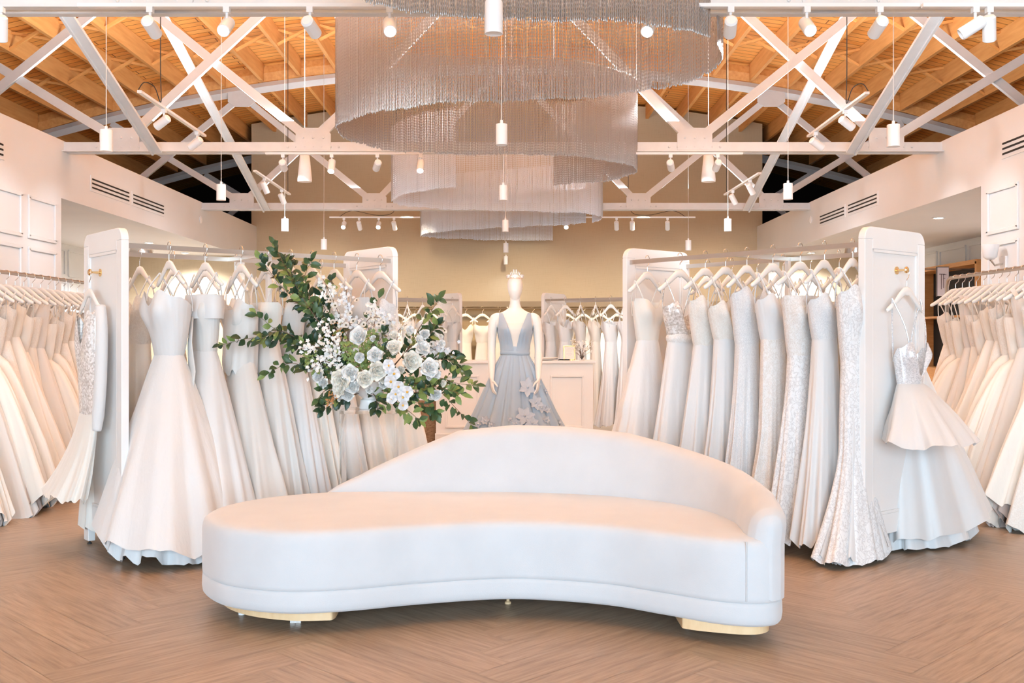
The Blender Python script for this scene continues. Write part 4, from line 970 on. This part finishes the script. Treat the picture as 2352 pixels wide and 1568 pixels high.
b.build('stems', M['twig'], t); b2.build('blossoms', M['petal_white'], t)
# woven basket glimpsed between gowns and counter
t = thing('wicker_basket', 'brown woven basket with white cloth between the left gowns and counter', 'basket', (-1.06, 12.9, 0))
MB().lathe([(0, .01), (.17, .0), (.20, .2), (.22, .55), (.21, .55), (.18, .1), (0, .05)], n=36).build('body', M['wicker'], t, smooth=40)
MB().lathe([(0, .60), (.12, .59), (.19, .56), (.20, .50), (.10, .48)], n=24).build('cloth', M['tulle'], t, smooth=60)

# ------------------------------------------------------------------ mannequin, dress, tiara
MX, MY = .027, 9.05
def mannequin():
    t = thing('mannequin', 'faceless cream female mannequin with straight arms wearing the blue gown', 'mannequin', (MX, MY, 0))
    b = MB(); n = 28
    def rg(z, a, bb, cy=0, cx=0): return [Vector((cx+a*math.cos(q), cy+bb*math.sin(q), z)) for q in [2*math.pi*k/n for k in range(n)]]
    torso = [(.80, .10, .09, 0), (.86, .155, .115, .01), (.95, .165, .12, .01), (1.05, .15, .105, 0), (1.15, .122, .088, 0), (1.20, .116, .082, 0), (1.27, .125, .09, 0), (1.34, .142, .105, -.008), (1.40, .152, .112, -.012), (1.45, .165, .095, 0), (1.50, .178, .07, .008), (1.53, .15, .06, .012), (1.555, .095, .052, .012), (1.58, .058, .048, .010), (1.62, .046, .046, .006), (1.68, .044, .045, .002)]
    b.rings([rg(z, a, bb, cy) for z, a, bb, cy in torso])
    # egg shaped head
    hd = []
    for k in range(15):
        q = math.pi*k/14; z = 1.755 - .118*math.cos(q); r_ = math.sin(q); tp = .052+.027*(z-1.64)/.23
        hd.append(rg(z, max(.002, tp*1.0*r_*1.02), max(.002, (tp+.018)*r_), -.012*(1 if z < 1.74 else .6)))
    b.rings(hd)
    for s_ in (-1, 1):
        arm = catmull([(s_*.135, .01, 1.505), (s_*.178, .01, 1.485), (s_*.196, .012, 1.42), (s_*.205, .02, 1.30), (s_*.207, .010, 1.20), (s_*.206, -.03, 1.12), (s_*.204, -.075, 1.03), (s_*.203, -.115, .955)], 4); k = len(arm)
        b.tube(arm, [interp(i/(k-1), [0, .14, .3, .5, .58, .7, .88, 1], [.035, .046, .043, .036, .034, .036, .026, .021]) for i in range(k)], 14)
        # palm and fingers, relaxed and gently curled
        W = Vector((s_*.203, -.115, .955)); dn = Vector((s_*-.10, -.38, -.92)).normalized(); side = Vector((s_*-.25, -.95, .22)).normalized(); pl = dn.cross(side).normalized()
        b.tube([W - dn*.01, W+dn*.03, W+dn*.065, W+dn*.085], [.020, .031, .034, .030], 12, ell=[.016, .0145, .0135, .011], ref=pl)
        inw = pl if (pl.x*-s_) > 0 else -pl
        for q, (off, ln) in enumerate(((.026, .064), (.009, .072), (-.009, .067), (-.025, .052))):
            a0 = W+dn*.078+side*off; d1 = (dn+inw*.12+side*off*1.5).normalized(); d2 = (dn+inw*.5).normalized(); d3 = (dn+inw*.9).normalized()
            p1 = a0+d1*ln*.45; p2 = p1+d2*ln*.32; p3 = p2+d3*ln*.25
            b.tube([a0-dn*.015, a0, p1, p2, p3], [.0078, .0085, .0078, .0068, .0050], 8)
        a0 = W+dn*.022+side*.024; b.tube([a0, a0+(dn*.5+side*.8+inw*.25).normalized()*.03, a0+(dn*.75+side*.6+inw*.4).normalized()*.055, a0+(dn*.95+side*.42+inw*.5).normalized()*.076], [.012, .0105, .009, .006], 8)
        leg = [(s_*.085, .0, .86), (s_*.088, -.005, .70), (s_*.078, 0, .50), (s_*.075, .012, .38), (s_*.07, .015, .22), (s_*.066, .01, .10)]
        b.tube(leg, [.082, .076, .052, .052, .040, .026], 14)
        b.tube([(s_*.066, .035, .05), (s_*.068, -.02, .062), (s_*.072, -.09, .04), (s_*.074, -.15, .035)], [.028, .032, .030, .014], 10)
    o = b.build('body', M['wax'], t, smooth=180)
    rm = o.modifiers.new('r', 'REMESH'); rm.mode = 'VOXEL'; rm.voxel_size = .0042; rm.use_smooth_shade = True
    sm = o.modifiers.new('s', 'SMOOTH'); sm.factor = .5; sm.iterations = 3
    MB().lathe([(0, .0), (.19, .0), (.19, .008), (.012, .014), (.012, .06), (0, .06)], n=40).build('stand_plate', M['chrome'], t, smooth=30)
mannequin()
def blue_gown():
    t = thing('evening_gown', 'ice blue satin gown with deep V neckline and pleated skirt on the mannequin', 'dress', (MX, MY, 0))
    # bodice: fitted shell with deep V in front, wide shoulder straps
    def surf(th, z, off=.008):
        a = interp(z, [1.14, 1.20, 1.27, 1.34, 1.40, 1.45, 1.50, 1.54], [.124, .118, .128, .146, .156, .160, .158, .150])+off
        bb = interp(z, [1.14, 1.20, 1.27, 1.34, 1.40, 1.45, 1.50, 1.54], [.09, .084, .092, .110, .118, .098, .072, .055])+off
        return a*math.cos(th), bb*math.sin(th)-.006
    b = MB(); rows = 26
    for s_ in (-1, 1):
        cols = 18; rs = []
        for i in range(rows):
            z = 1.20 + i/(rows-1)*.335
            xin = interp(z, [1.20, 1.26, 1.34, 1.42, 1.50, 1.54], [.010, .018, .036, .062, .096, .112])
            xout = interp(z, [1.20, 1.30, 1.38, 1.44, 1.50, 1.54], [.130, .140, .155, .146, .142, .140])
            row = []
            for j in range(cols):
                f = j/(cols-1); x = xin+(xout-xin)*f
                a = interp(z, [1.14, 1.20, 1.27, 1.34, 1.40, 1.45, 1.50, 1.54], [.124, .118, .128, .146, .160, .168, .170, .16])+.008
                bb = interp(z, [1.14, 1.20, 1.27, 1.34, 1.40, 1.45, 1.50, 1.54], [.09, .086, .094, .114, .122, .100, .070, .045])+.010
                c = min(.999, x/a); y = -bb*math.sqrt(max(0, 1-c*c)) - .006
                bust = .022*math.exp(-((x-.075)/.045)**2-((z-1.375)/.05)**2); pleat = .0035*math.sin(f*24+z*20)*math.exp(-((z-1.30)/.06)**2)
                row.append(Vector((s_*x, y-bust-pleat, z)))
            rs.append(row if s_ > 0 else row[::-1])
        b.rings(rs, closed_ends=False, wrap=False)
    # back half
    rs = []
    for i in range(rows):
        z = 1.20 + i/(rows-1)*.335; row = []
        for j in range(30):
            th = -.25+ (math.pi+.5)*j/29; x, y = surf(th, z, .009); row.append(Vector((x*.96 if z > 1.45 else x, y+.012, z-(.10*max(0, math.sin(th))*(i/(rows-1))))))
        rs.append(row)
    b.rings(rs, closed_ends=False, wrap=False)
    o = b.build('bodice', M['blue_satin'], t, smooth=180)
    # nude mesh in the V
    b = MB(); rs = []
    for i in range(14):
        z = 1.205+i/13*.24; xin = interp(z, [1.20, 1.26, 1.34, 1.42, 1.50], [.016, .022, .040, .066, .10]); row = []
        for j in range(9):
            x = xin*(j/4-1); bb = interp(z, [1.20, 1.27, 1.34, 1.40, 1.45], [.088, .093, .110, .118, .098])+.006; row.append(Vector((x, -bb*math.sqrt(1-(x/.17)**2)-.004, z)))
        rs.append(row)
    b.rings(rs, closed_ends=False, wrap=False).build('mesh_insert', M['mesh_nude'], t, smooth=180)
    b = MB(); 
    rs = [[Vector(((.132+q)*math.cos(a), (.100+q)*math.sin(a)-.003, z+.004*math.sin(a*2))) for a in TH] for z, q in ((1.168, -.004), (1.172, .0), (1.195, .001), (1.200, -.002), (1.220, .0), (1.240, -.001), (1.246, -.005))]
    b.rings(rs, closed_ends=False); b.build('waistband', M['blue_satin'], t, smooth=180)
    # skirt with deep unpressed pleats
    S = 240; th = np.linspace(0, 2*np.pi, S+1)[:-1]; K = 34; out = np.zeros((K, S, 3))
    fold = np.zeros(S)
    rg = np.random.RandomState(4)
    ce = np.sort(np.linspace(0, 2*np.pi, 20)[:-1]+rg.uniform(-.09, .09, 19))
    for c in ce: 
        d = np.angle(np.exp(1j*(th-c))); fold += -1.0*np.exp(-(d/.055)**2) + .55*np.exp(-((d-.15)/.10)**2)
    def ab(t_): return interp(t_, [0, .08, .2, .45, .6, 1], [.128, .175, .235, .36, .45, .78]), interp(t_, [0, .08, .2, .45, .6, 1], [.096, .115, .140, .205, .27, .52])
    for i in range(K):
        t_ = i/(K-1); z = 1.165-(1.165-.03)*t_; a, bb = ab(t_)
        am = interp(t_, [0, .1, .3, .6, 1], [.02, .06, .085, .10, .12]); tw = .10*math.sin(3*t_)
        ff = np.interp((th+tw*np.sin(th*3)*.5) % (2*np.pi), th, fold, period=2*np.pi)
        r_ = 1+am*ff+ .02*t_*np.sin(3*th+1)
        out[i, :, 0] = a*np.cos(th)*r_; out[i, :, 1] = bb*np.sin(th)*r_; out[i, :, 2] = z+.012*t_*ff
    out[..., 2] = np.maximum(out[..., 2], .012)
    obj('skirt', loft(out, 'skirt', M['blue_satin']), t)
    # floral appliques lying on the skirt: (px, py, radius)
    fl = [(1212,892,.085),(1232,884,.05),(1230,928,.065),(1243,940,.045),(1205,958,.08),(1222,974,.065),(1186,975,.04),(1115,970,.04),(1099,978,.035),(1130,979,.03),(1252,902,.028),(1256,945,.035),(1254,968,.035),(1286,978,.032),(1172,966,.022)]
    r3 = random.Random(3)
    for px, py, rr in fl:
        z = EYE-(py-HY)/FPX*8.72; x = (px-CX)/FPX*8.72-MX; t_ = (1.165-z)/1.135; a, bb = ab(t_); c = max(-.96, min(.96, x/a)); sn = math.sqrt(1-c*c)
        pos = Vector((a*c, -bb*sn, z)); nrm = Vector((c/a, -sn/bb, .45/ max(a,.1))).normalized(); q = nrm.to_track_quat('Z', 'Y').to_matrix().to_4x4()
        b = MB(); npet = 6; a0 = r3.random()*6
        for k in range(npet):
            an = a0+k*2*math.pi/npet; rl = rr*r3.uniform(.85, 1.15); row = []
            for u in (0, .35, .7, .9, 1.0):
                w_ = rr*.34*math.sin(min(1, u*1.05+.08)*math.pi*.92)+.003
                row.append([Matrix.Rotation(an, 4, 'Z') @ Vector((rl*u, v_*w_, -.004+.010*u+.005*abs(v_))) for v_ in (-1, -.5, 0, .5, 1)])
            b.rings(row, closed_ends=False, wrap=False)
        b.lathe([(.012, .0), (.010, .012), (0, .016)], n=8)
        b.xform(Matrix.Translation(pos + nrm*.012) @ q).build('flower_applique', M['applique'], t, smooth=60)
blue_gown()
def tiara():
    t = thing('tiara', 'sparkling rose gold tiara with pointed crest on the mannequin head', 'tiara', (MX, MY-.01, 1.838))
    g = mat('rose_gold', (.80,.60,.50), .2, 1.0); cr = mat('crystal', (.92,.92,.95), .05, .6)
    b = MB(); c = MB(); R1 = .070
    def pt(a, z, r_=0): return Vector(((R1+r_)*math.sin(a), -(R1+.004+r_)*math.cos(a), z))
    arc = np.linspace(-1.75, 1.75, 40); b.tube([pt(a, 0) for a in arc], .0022, 6); b.tube([pt(a, .008, .001) for a in arc], .0014, 5)
    for k in range(-8, 9):
        a = k*.19; h = .050*math.exp(-(k/3.2)**2)+.016+.006*(k % 2)
        b.tube([pt(a-.07, .008), pt(a-.05, .008+h*.5, .004), pt(a, .008+h, .008)], .0013, 5); b.tube([pt(a+.07, .008), pt(a+.05, .008+h*.5, .004), pt(a, .008+h, .008)], .0013, 5)
        for hz, rr in ((h+.008, .0048), (h*.55+.008, .0042), (.006, .0032)): c.lathe([(0, -rr), (rr, 0), (0, rr)], pt(a, hz, .006), 6)
    b.build('frame', g, t, smooth=60); c.build('crystals', cr, t)
tiara()

# ------------------------------------------------------------------ pedestal, urn, flowers
PX, PY, PW = -.877, 6.32, .34
t = thing('display_pedestal', 'tall clear acrylic pedestal behind the sofa', 'pedestal', (PX, PY, 0), R(4))
H = .875; b = MB(); T_ = .012
b.box((0, 0, H-.01), (PW, PW, .02)); b.box((-PW/2+T_/2, 0, (H-.021)/2), (T_, PW, H-.021)); b.box((PW/2-T_/2, 0, (H-.021)/2), (T_, PW, H-.021))
b.box((0, -PW/2+T_/2, (H-.021)/2), (PW-2*T_-.001, T_, H-.021)); b.box((0, PW/2-T_/2, (H-.021)/2), (PW-2*T_-.001, T_, H-.021))
b.build('acrylic_box', M['acrylic'], t)
t = thing('urn_vase', 'white ceramic footed urn on the clear pedestal', 'vase', (PX, PY, H))
MB().lathe([(0, 0), (.062, 0), (.064, .006), (.058, .055), (.04, .062), (.05, .07), (.085, .095), (.10, .13), (.105, .17), (.10, .172), (.09, .13), (.0, .10)], n=40).build('body', M['ceramic'], t, smooth=40)

fa = thing('floral_arrangement', 'wild spray of leafy branches, white peonies and orchids in the urn', 'flowers', (PX, PY, H+.12)); F0 = Vector((PX, PY, H+.12))
r8 = random.Random(11)
def leaf(b, p, d, up, ln, wd):
    d = d.normalized(); s_ = d.cross(up); 
    if s_.length < .01: s_ = d.orthogonal()
    s_.normalize(); n_ = s_.cross(d).normalized(); rows = []
    for u, w_, c in ((0, .04, 0), (.2, .62, .02), (.45, 1, .03), (.72, .78, .01), (.9, .36, -.03), (1, .03, -.06)):
        m_ = p + d*ln*u + n_*ln*c*1.6
        rows.append([m_ - s_*wd*w_ + n_*wd*.28*w_, m_, m_ + s_*wd*w_ + n_*wd*.28*w_])
    b.rings(rows, closed_ends=False, wrap=False)
def branch(pix, depth, dens=1.0, ml='leaf', lf=.074, label=None, leaves_from=.3, tw=.0035):
    n = len(pix); pts = [P(px, py, PY + depth*i/(n-1) + (-.02)) - F0 for i, (px, py) in enumerate(pix)]
    pts[0] = Vector((r8.uniform(-.04, .04), r8.uniform(-.04, .04), 0.0))
    c = catmull(pts, 8); k = len(c)
    st = MB().tube(c, [tw*(1-.7*i/k) for i in range(k)], 5); o = st.build('stem_branch', M['twig'], fa, smooth=60)
    lb = MB(); L_ = sum((a-b_).length for a, b_ in zip(c, c[1:])); nl = int(L_/.024*dens); 
    lb2 = MB()
    for j in range(nl):
        f = leaves_from + (1-leaves_from)*j/max(1, nl-1); i = min(k-2, int(f*(k-1))); p = c[i].lerp(c[i+1], f*(k-1)-i)
        d = (c[i+1]-c[i]).normalized(); rv = Vector((r8.uniform(-1, 1), r8.uniform(-1, 1), r8.uniform(-1, 1))).normalized()
        sd = (rv - d*rv.dot(d)).normalized(); tw_ = sd*r8.uniform(.0, .035) if f < .93 else Vector((0, 0, 0))
        dr = (d*r8.uniform(.1, .9) + sd*r8.uniform(.5, 1.0) + Vector((0, 0, -.15))) if j < nl-1 else d
        tgt = lb if r8.random() < .8 else lb2
        leaf(tgt, p+tw_*.6, dr, Vector((r8.uniform(-.8, .8), -1, r8.uniform(-.2, 1))), lf*r8.uniform(.6, 1.1), lf*.24*r8.uniform(.8, 1.2))
    lb.build('leaves', M[ml], o, smooth=60); 
    if lb2.v: lb2.build('leaves', M['leaf_light' if ml != 'leaf_light' else 'leaf'], o, smooth=60)
BR = [
 ([(850,890),(770,790),(712,710),(665,630),(628,560)], -.15, 1.5, 'leaf'), ([(850,890),(780,790),(728,715),(690,650),(655,600)], .05, 1.8, 'leaf_dark'),
 ([(850,890),(770,780),(720,700),(700,640),(715,600)], -.05, 1.3, 'leaf'), ([(845,890),(750,780),(690,700),(640,650),(600,595)], .1, 1.2, 'leaf_dark'),
 ([(840,890),(750,820),(670,785),(590,775),(508,792)], -.1, 1.0, 'leaf_dark'), ([(840,890),(750,810),(690,780),(640,760),(600,780)], -.2, 1.5, 'leaf_dark'),
 ([(840,890),(760,830),(700,800),(650,770),(588,720)], .05, .9, 'leaf'), ([(840,890),(760,850),(700,840),(660,835),(612,860)], -.1, 1.0, 'leaf'),
 ([(845,890),(790,800),(765,740),(740,690),(762,642)], .1, 1.1, 'leaf_dark'), ([(850,890),(850,800),(848,740),(870,685)], .15, .6, 'leaf'),
 ([(860,890),(930,810),(965,750),(990,715),(1008,688)], .0, 1.0, 'leaf'), ([(860,890),(940,800),(985,770),(1005,745)], -.1, 1.3, 'leaf_dark'),
 ([(865,890),(950,840),(1010,825),(1040,830),(1062,850)], -.1, 1.4, 'leaf'), ([(865,890),(950,830),(1000,810),(1045,815)], .1, 1.2, 'leaf_dark'),
 ([(865,895),(950,870),(1010,868),(1050,880),(1092,884)], -.05, 1.3, 'leaf'), ([(865,895),(950,880),(1010,890),(1060,905)], -.15, 1.4, 'leaf_light'),
 ([(865,900),(950,885),(1010,900),(1045,935),(1085,978)], -.1, .75, 'leaf'), ([(860,900),(920,900),(960,900),(990,880)], -.2, 1.8, 'leaf_dark'),
 ([(835,895),(800,910),(770,915),(742,945)], -.15, 1.3, 'leaf_dark'), ([(840,895),(790,890),(750,895),(730,915)], -.2, 1.4, 'leaf'),
 ([(855,900),(900,925),(940,945),(965,968)], -.15, 1.1, 'leaf_light'), ([(855,900),(930,920),(985,930),(1000,950)], -.05, 1.1, 'leaf'),
 ([(850,895),(858,905),(865,920),(868,940)], -.2, 1.6, 'leaf_dark'), ([(850,890),(800,850),(760,840),(700,850)], -.2, 1.5, 'leaf_dark'), ([(850,890),(790,830),(740,800),(690,790)], -.1, 1.6, 'leaf'),
 ([(850,890),(820,860),(770,830),(730,760)], .0, 1.6, 'leaf'), ([(850,890),(870,840),(865,800),(885,760)], -.2, 1.2, 'leaf_dark'),
]
for pix, dp, dn_, ml in BR: branch(pix, dp, dn_, ml, leaves_from=.25)
# flowers
def petal_flower(mtl, rad, layers, npet, open_, seed, cup=.5):
    """open_: 0 flat outer petals .. 1 closed bud"""
    rg_ = random.Random(seed); b = MB()
    for l in range(layers):
        f = l/(max(1, layers-1)) if layers > 1 else 1; r_ = rad*(.34+.66*f); a0 = rg_.random()*6
        for k in range(npet + (l > 2)):
            an = a0+k*2*math.pi/npet+rg_.uniform(-.2, .2); w_ = r_*rg_.uniform(.50, .66); rows = []; r2 = r_*rg_.uniform(.88, 1.1)
            e1 = 1.45-.75*f+open_*.4; e2 = 1.25-1.25*f+open_*.6+rg_.uniform(-.15, .15)       # elevation at base and tip
            x = z = 0.0; prev = 0; ph = rg_.random()*6
            for u in (0, .25, .5, .75, .92, 1.0):
                el = e1+(e2-e1)*u; x += (u-prev)*r2*math.cos(el); z += (u-prev)*r2*math.sin(el); prev = u
                hw = w_*math.sin((.10+.78*u**.9)*math.pi)**.8*(1.0 if u < .95 else .9)+.001
                row = []
                for v_ in (-1, -.6, -.2, .2, .6, 1):
                    ruff = rad*.045*math.sin(v_*5+ph)*u*u
                    row.append(Matrix.Rotation(an, 4, 'Z') @ Vector((x - cup*hw*v_*v_*.7*(1-f*.6) - (rad*.10*v_*v_ if u > .9 else 0), v_*hw, z + cup*hw*v_*v_*.5 + ruff - (1-f)*0)))
                rows.append(row)
            b.rings(rows, closed_ends=False, wrap=False)
    return b.mesh('petals', mtl, 180)
FM = {'peony': [petal_flower(M['petal'], .052, 6, 6, .35, 1), petal_flower(M['petal_white'], .052, 6, 6, .3, 2)], 'rose': [petal_flower(M['petal'], .036, 5, 5, .6, 3), petal_flower(M['petal_white'], .036, 5, 5, .6, 4)],
      'ruffled': [petal_flower(M['petal_white'], .046, 5, 9, .25, 5, .9)], 'orchid': [petal_flower(M['petal_blue'], .042, 1, 5, .1, 6, .2)], 'anemone': [petal_flower(M['petal'], .020, 1, 6, .25, 7, .3)], 'button': [petal_flower(M['petal'], .017, 4, 6, .9, 8)]}
eye = MB().lathe([(0, .010), (.004, .008), (.005, .003), (0, 0)], n=10).mesh('eye', M['flower_eye'], 60); sta = MB().lathe([(0, .014), (.006, .010), (.008, .004), (0, 0)], n=10).mesh('stamen', M['stamen'], 60)
def flower(kind, px, py, dy=-.15, sc_=1.0, v_=0, tilt=None):
    p = P(px, py, PY+dy) - F0; ms = FM[kind]; nm = {'peony': 'peony', 'rose': 'rose', 'ruffled': 'ruffled_bloom', 'orchid': 'orchid', 'anemone': 'small_anemone', 'button': 'button_bloom'}[kind]
    o = obj(nm, ms[v_ % len(ms)], fa, p); d = Vector(((px-850)/260+r8.uniform(-.3, .3), -1.0, (860-py)/260+r8.uniform(-.2, .4)))
    o.rotation_euler = d.to_track_quat('Z', 'Y').to_euler(); o.scale = (sc_,)*3
    if kind == 'anemone': obj('eye', eye, o)
    if kind == 'orchid': obj('stamen', sta, o)
for k, (px, py, s_) in enumerate([(787,872,1.15),(806,856,.95),(865,850,1.0),(828,773,1.05),(940,830,1.1),(985,845,1.05),(783,893,.85),(970,803,.9),(838,870,.9),(812,888,.9),(905,800,.8),(862,815,.85)]): flower('peony', px, py, -.20-.02*(k % 3), s_*1.28, k)
for k, (px, py, s_) in enumerate([(905,772,1),(825,820,1.2),(862,828,1),(893,795,.8),(905,808,1),(940,760,1),(1002,838,.9),(1000,860,1),(1015,880,.8),(985,865,.9),(880,870,.9),(960,782,1.0),(920,850,.9),(848,895,.9),(872,812,.9),(1012,790,.9),(795,850,.9),(858,780,.8)]): flower('rose', px, py, -.16-.02*(k % 4), s_, k)
for px, py, s_ in ((735,865,1),(745,880,.8),(800,905,1),(780,905,.8),(880,880,.8),(1000,905,.9),(975,768,.8)): flower('ruffled', px, py, -.18, s_)
for px, py, s_ in ((893,840,1),(905,858,1.05),(898,876,1.1),(915,888,1),(908,905,1),(925,912,1),(900,915,.9),(935,900,1),(925,930,.9),(895,850,.8)): flower('orchid', px, py, -.26, s_)
for px, py in ((752,716),(795,747),(770,702),(780,768),(812,738),(820,690),(793,780),(1020,760),(836,745),(745,735),(805,720),(870,745),(822,790),(818,806),(860,760),(990,912),(765,740),(842,720),(880,740),(760,690),(855,775),(990,790)): flower('anemone', px, py, -.12+r8.uniform(-.06, .06), r8.uniform(.8, 1.25))
for px, py in ((938,768),(940,785),(968,792),(1012,772),(780,918),(885,760),(925,757),(1000,770),(900,750),(955,820)): flower('button', px, py, -.2, r8.uniform(.8, 1.2))
# sprays of tiny pale blossom
def spray(pix, depth, mtl, r_=.0075, n=46, spread=.03, nm='blossom_spray', stems=None):
    k = len(pix); pts = [P(px, py, PY+depth*i/(k-1)-.05)-F0 for i, (px, py) in enumerate(pix)]; pts[0] = Vector((0, 0, 0)); c = catmull(pts, 8)
    o = MB().tube(c, .002, 5).build('stem_branch', M['twig'] if stems is None else stems, fa); b = MB()
    for j in range(n):
        f = .45+.55*j/n; i = min(len(c)-1, int(f*(len(c)-1))); p = c[i]+Vector((r8.gauss(0, spread*.5), r8.gauss(0, spread*.5), r8.gauss(0, spread*.5)))
        a0 = r8.random()*3; q = Vector((r8.uniform(-.5, .5), -1, r8.uniform(-.3, .8))).to_track_quat('Z', 'Y').to_matrix().to_4x4(); T = Matrix.Translation(p) @ q
        for m_ in range(5):
            A = Matrix.Rotation(a0+m_*1.2566, 4, 'Z'); rr = r_*r8.uniform(.8, 1.3)
            b.add([T @ A @ Vector(v) for v in ((0, 0, 0), (rr*.6, -rr*.42, rr*.1), (rr*1.15, 0, rr*.25), (rr*.6, rr*.42, rr*.1))], [(0, 1, 2, 3)])
    tag(b.build(nm, mtl, o), kind='stuff')
for pix, dp in (([(850,890),(800,780),(770,700),(742,640)], .05), ([(850,890),(830,780),(800,710),(795,665)], 0), ([(850,890),(850,800),(860,740),(850,700)], .1), ([(850,890),(790,840),(740,800),(690,800)], -.2), ([(850,890),(790,850),(745,830),(712,850)], -.2), ([(850,890),(880,790),(885,740),(880,715)], 0), ([(850,890),(780,830),(770,790),(740,745)], -.15), ([(850,890),(970,820),(1010,800),(1030,810)], 0)):
    spray(pix, dp, M['petal_white'] if dp else M['petal_blue'], .011, 60, .045)
spray([(850,890),(830,790),(850,730),(905,740)], .0, M['petal'], .006, 70, .05); spray([(850,890),(905,800),(915,760),(935,745)], .0, M['petal'], .006, 60, .05)
spray([(840,895),(800,910),(770,905),(755,925)], -.2, M['berry'], .006, 60, .03, 'berry_cluster'); spray([(840,880),(760,850),(725,835),(700,820)], -.2, M['leaf_light'], .009, 60, .05, 'fine_foliage'); spray([(850,885),(800,810),(780,770),(770,750)], -.1, M['berry'], .004, 30, .05, 'berry_cluster')
for k, (a, c) in enumerate((((850,890),(740,850)), ((850,890),(850,760)), ((850,890),(900,790)), ((850,890),(820,800)), ((850,890),(700,830)), ((850,890),(790,790)), ((860,890),(930,870)), ((860,890),(950,905)))):
    spray([a, ((a[0]+c[0])/2, (a[1]+c[1])/2-5), c], -.1, M['leaf_light'] if k % 2 else M['leaf'], .012, 70, .05, 'fine_foliage')
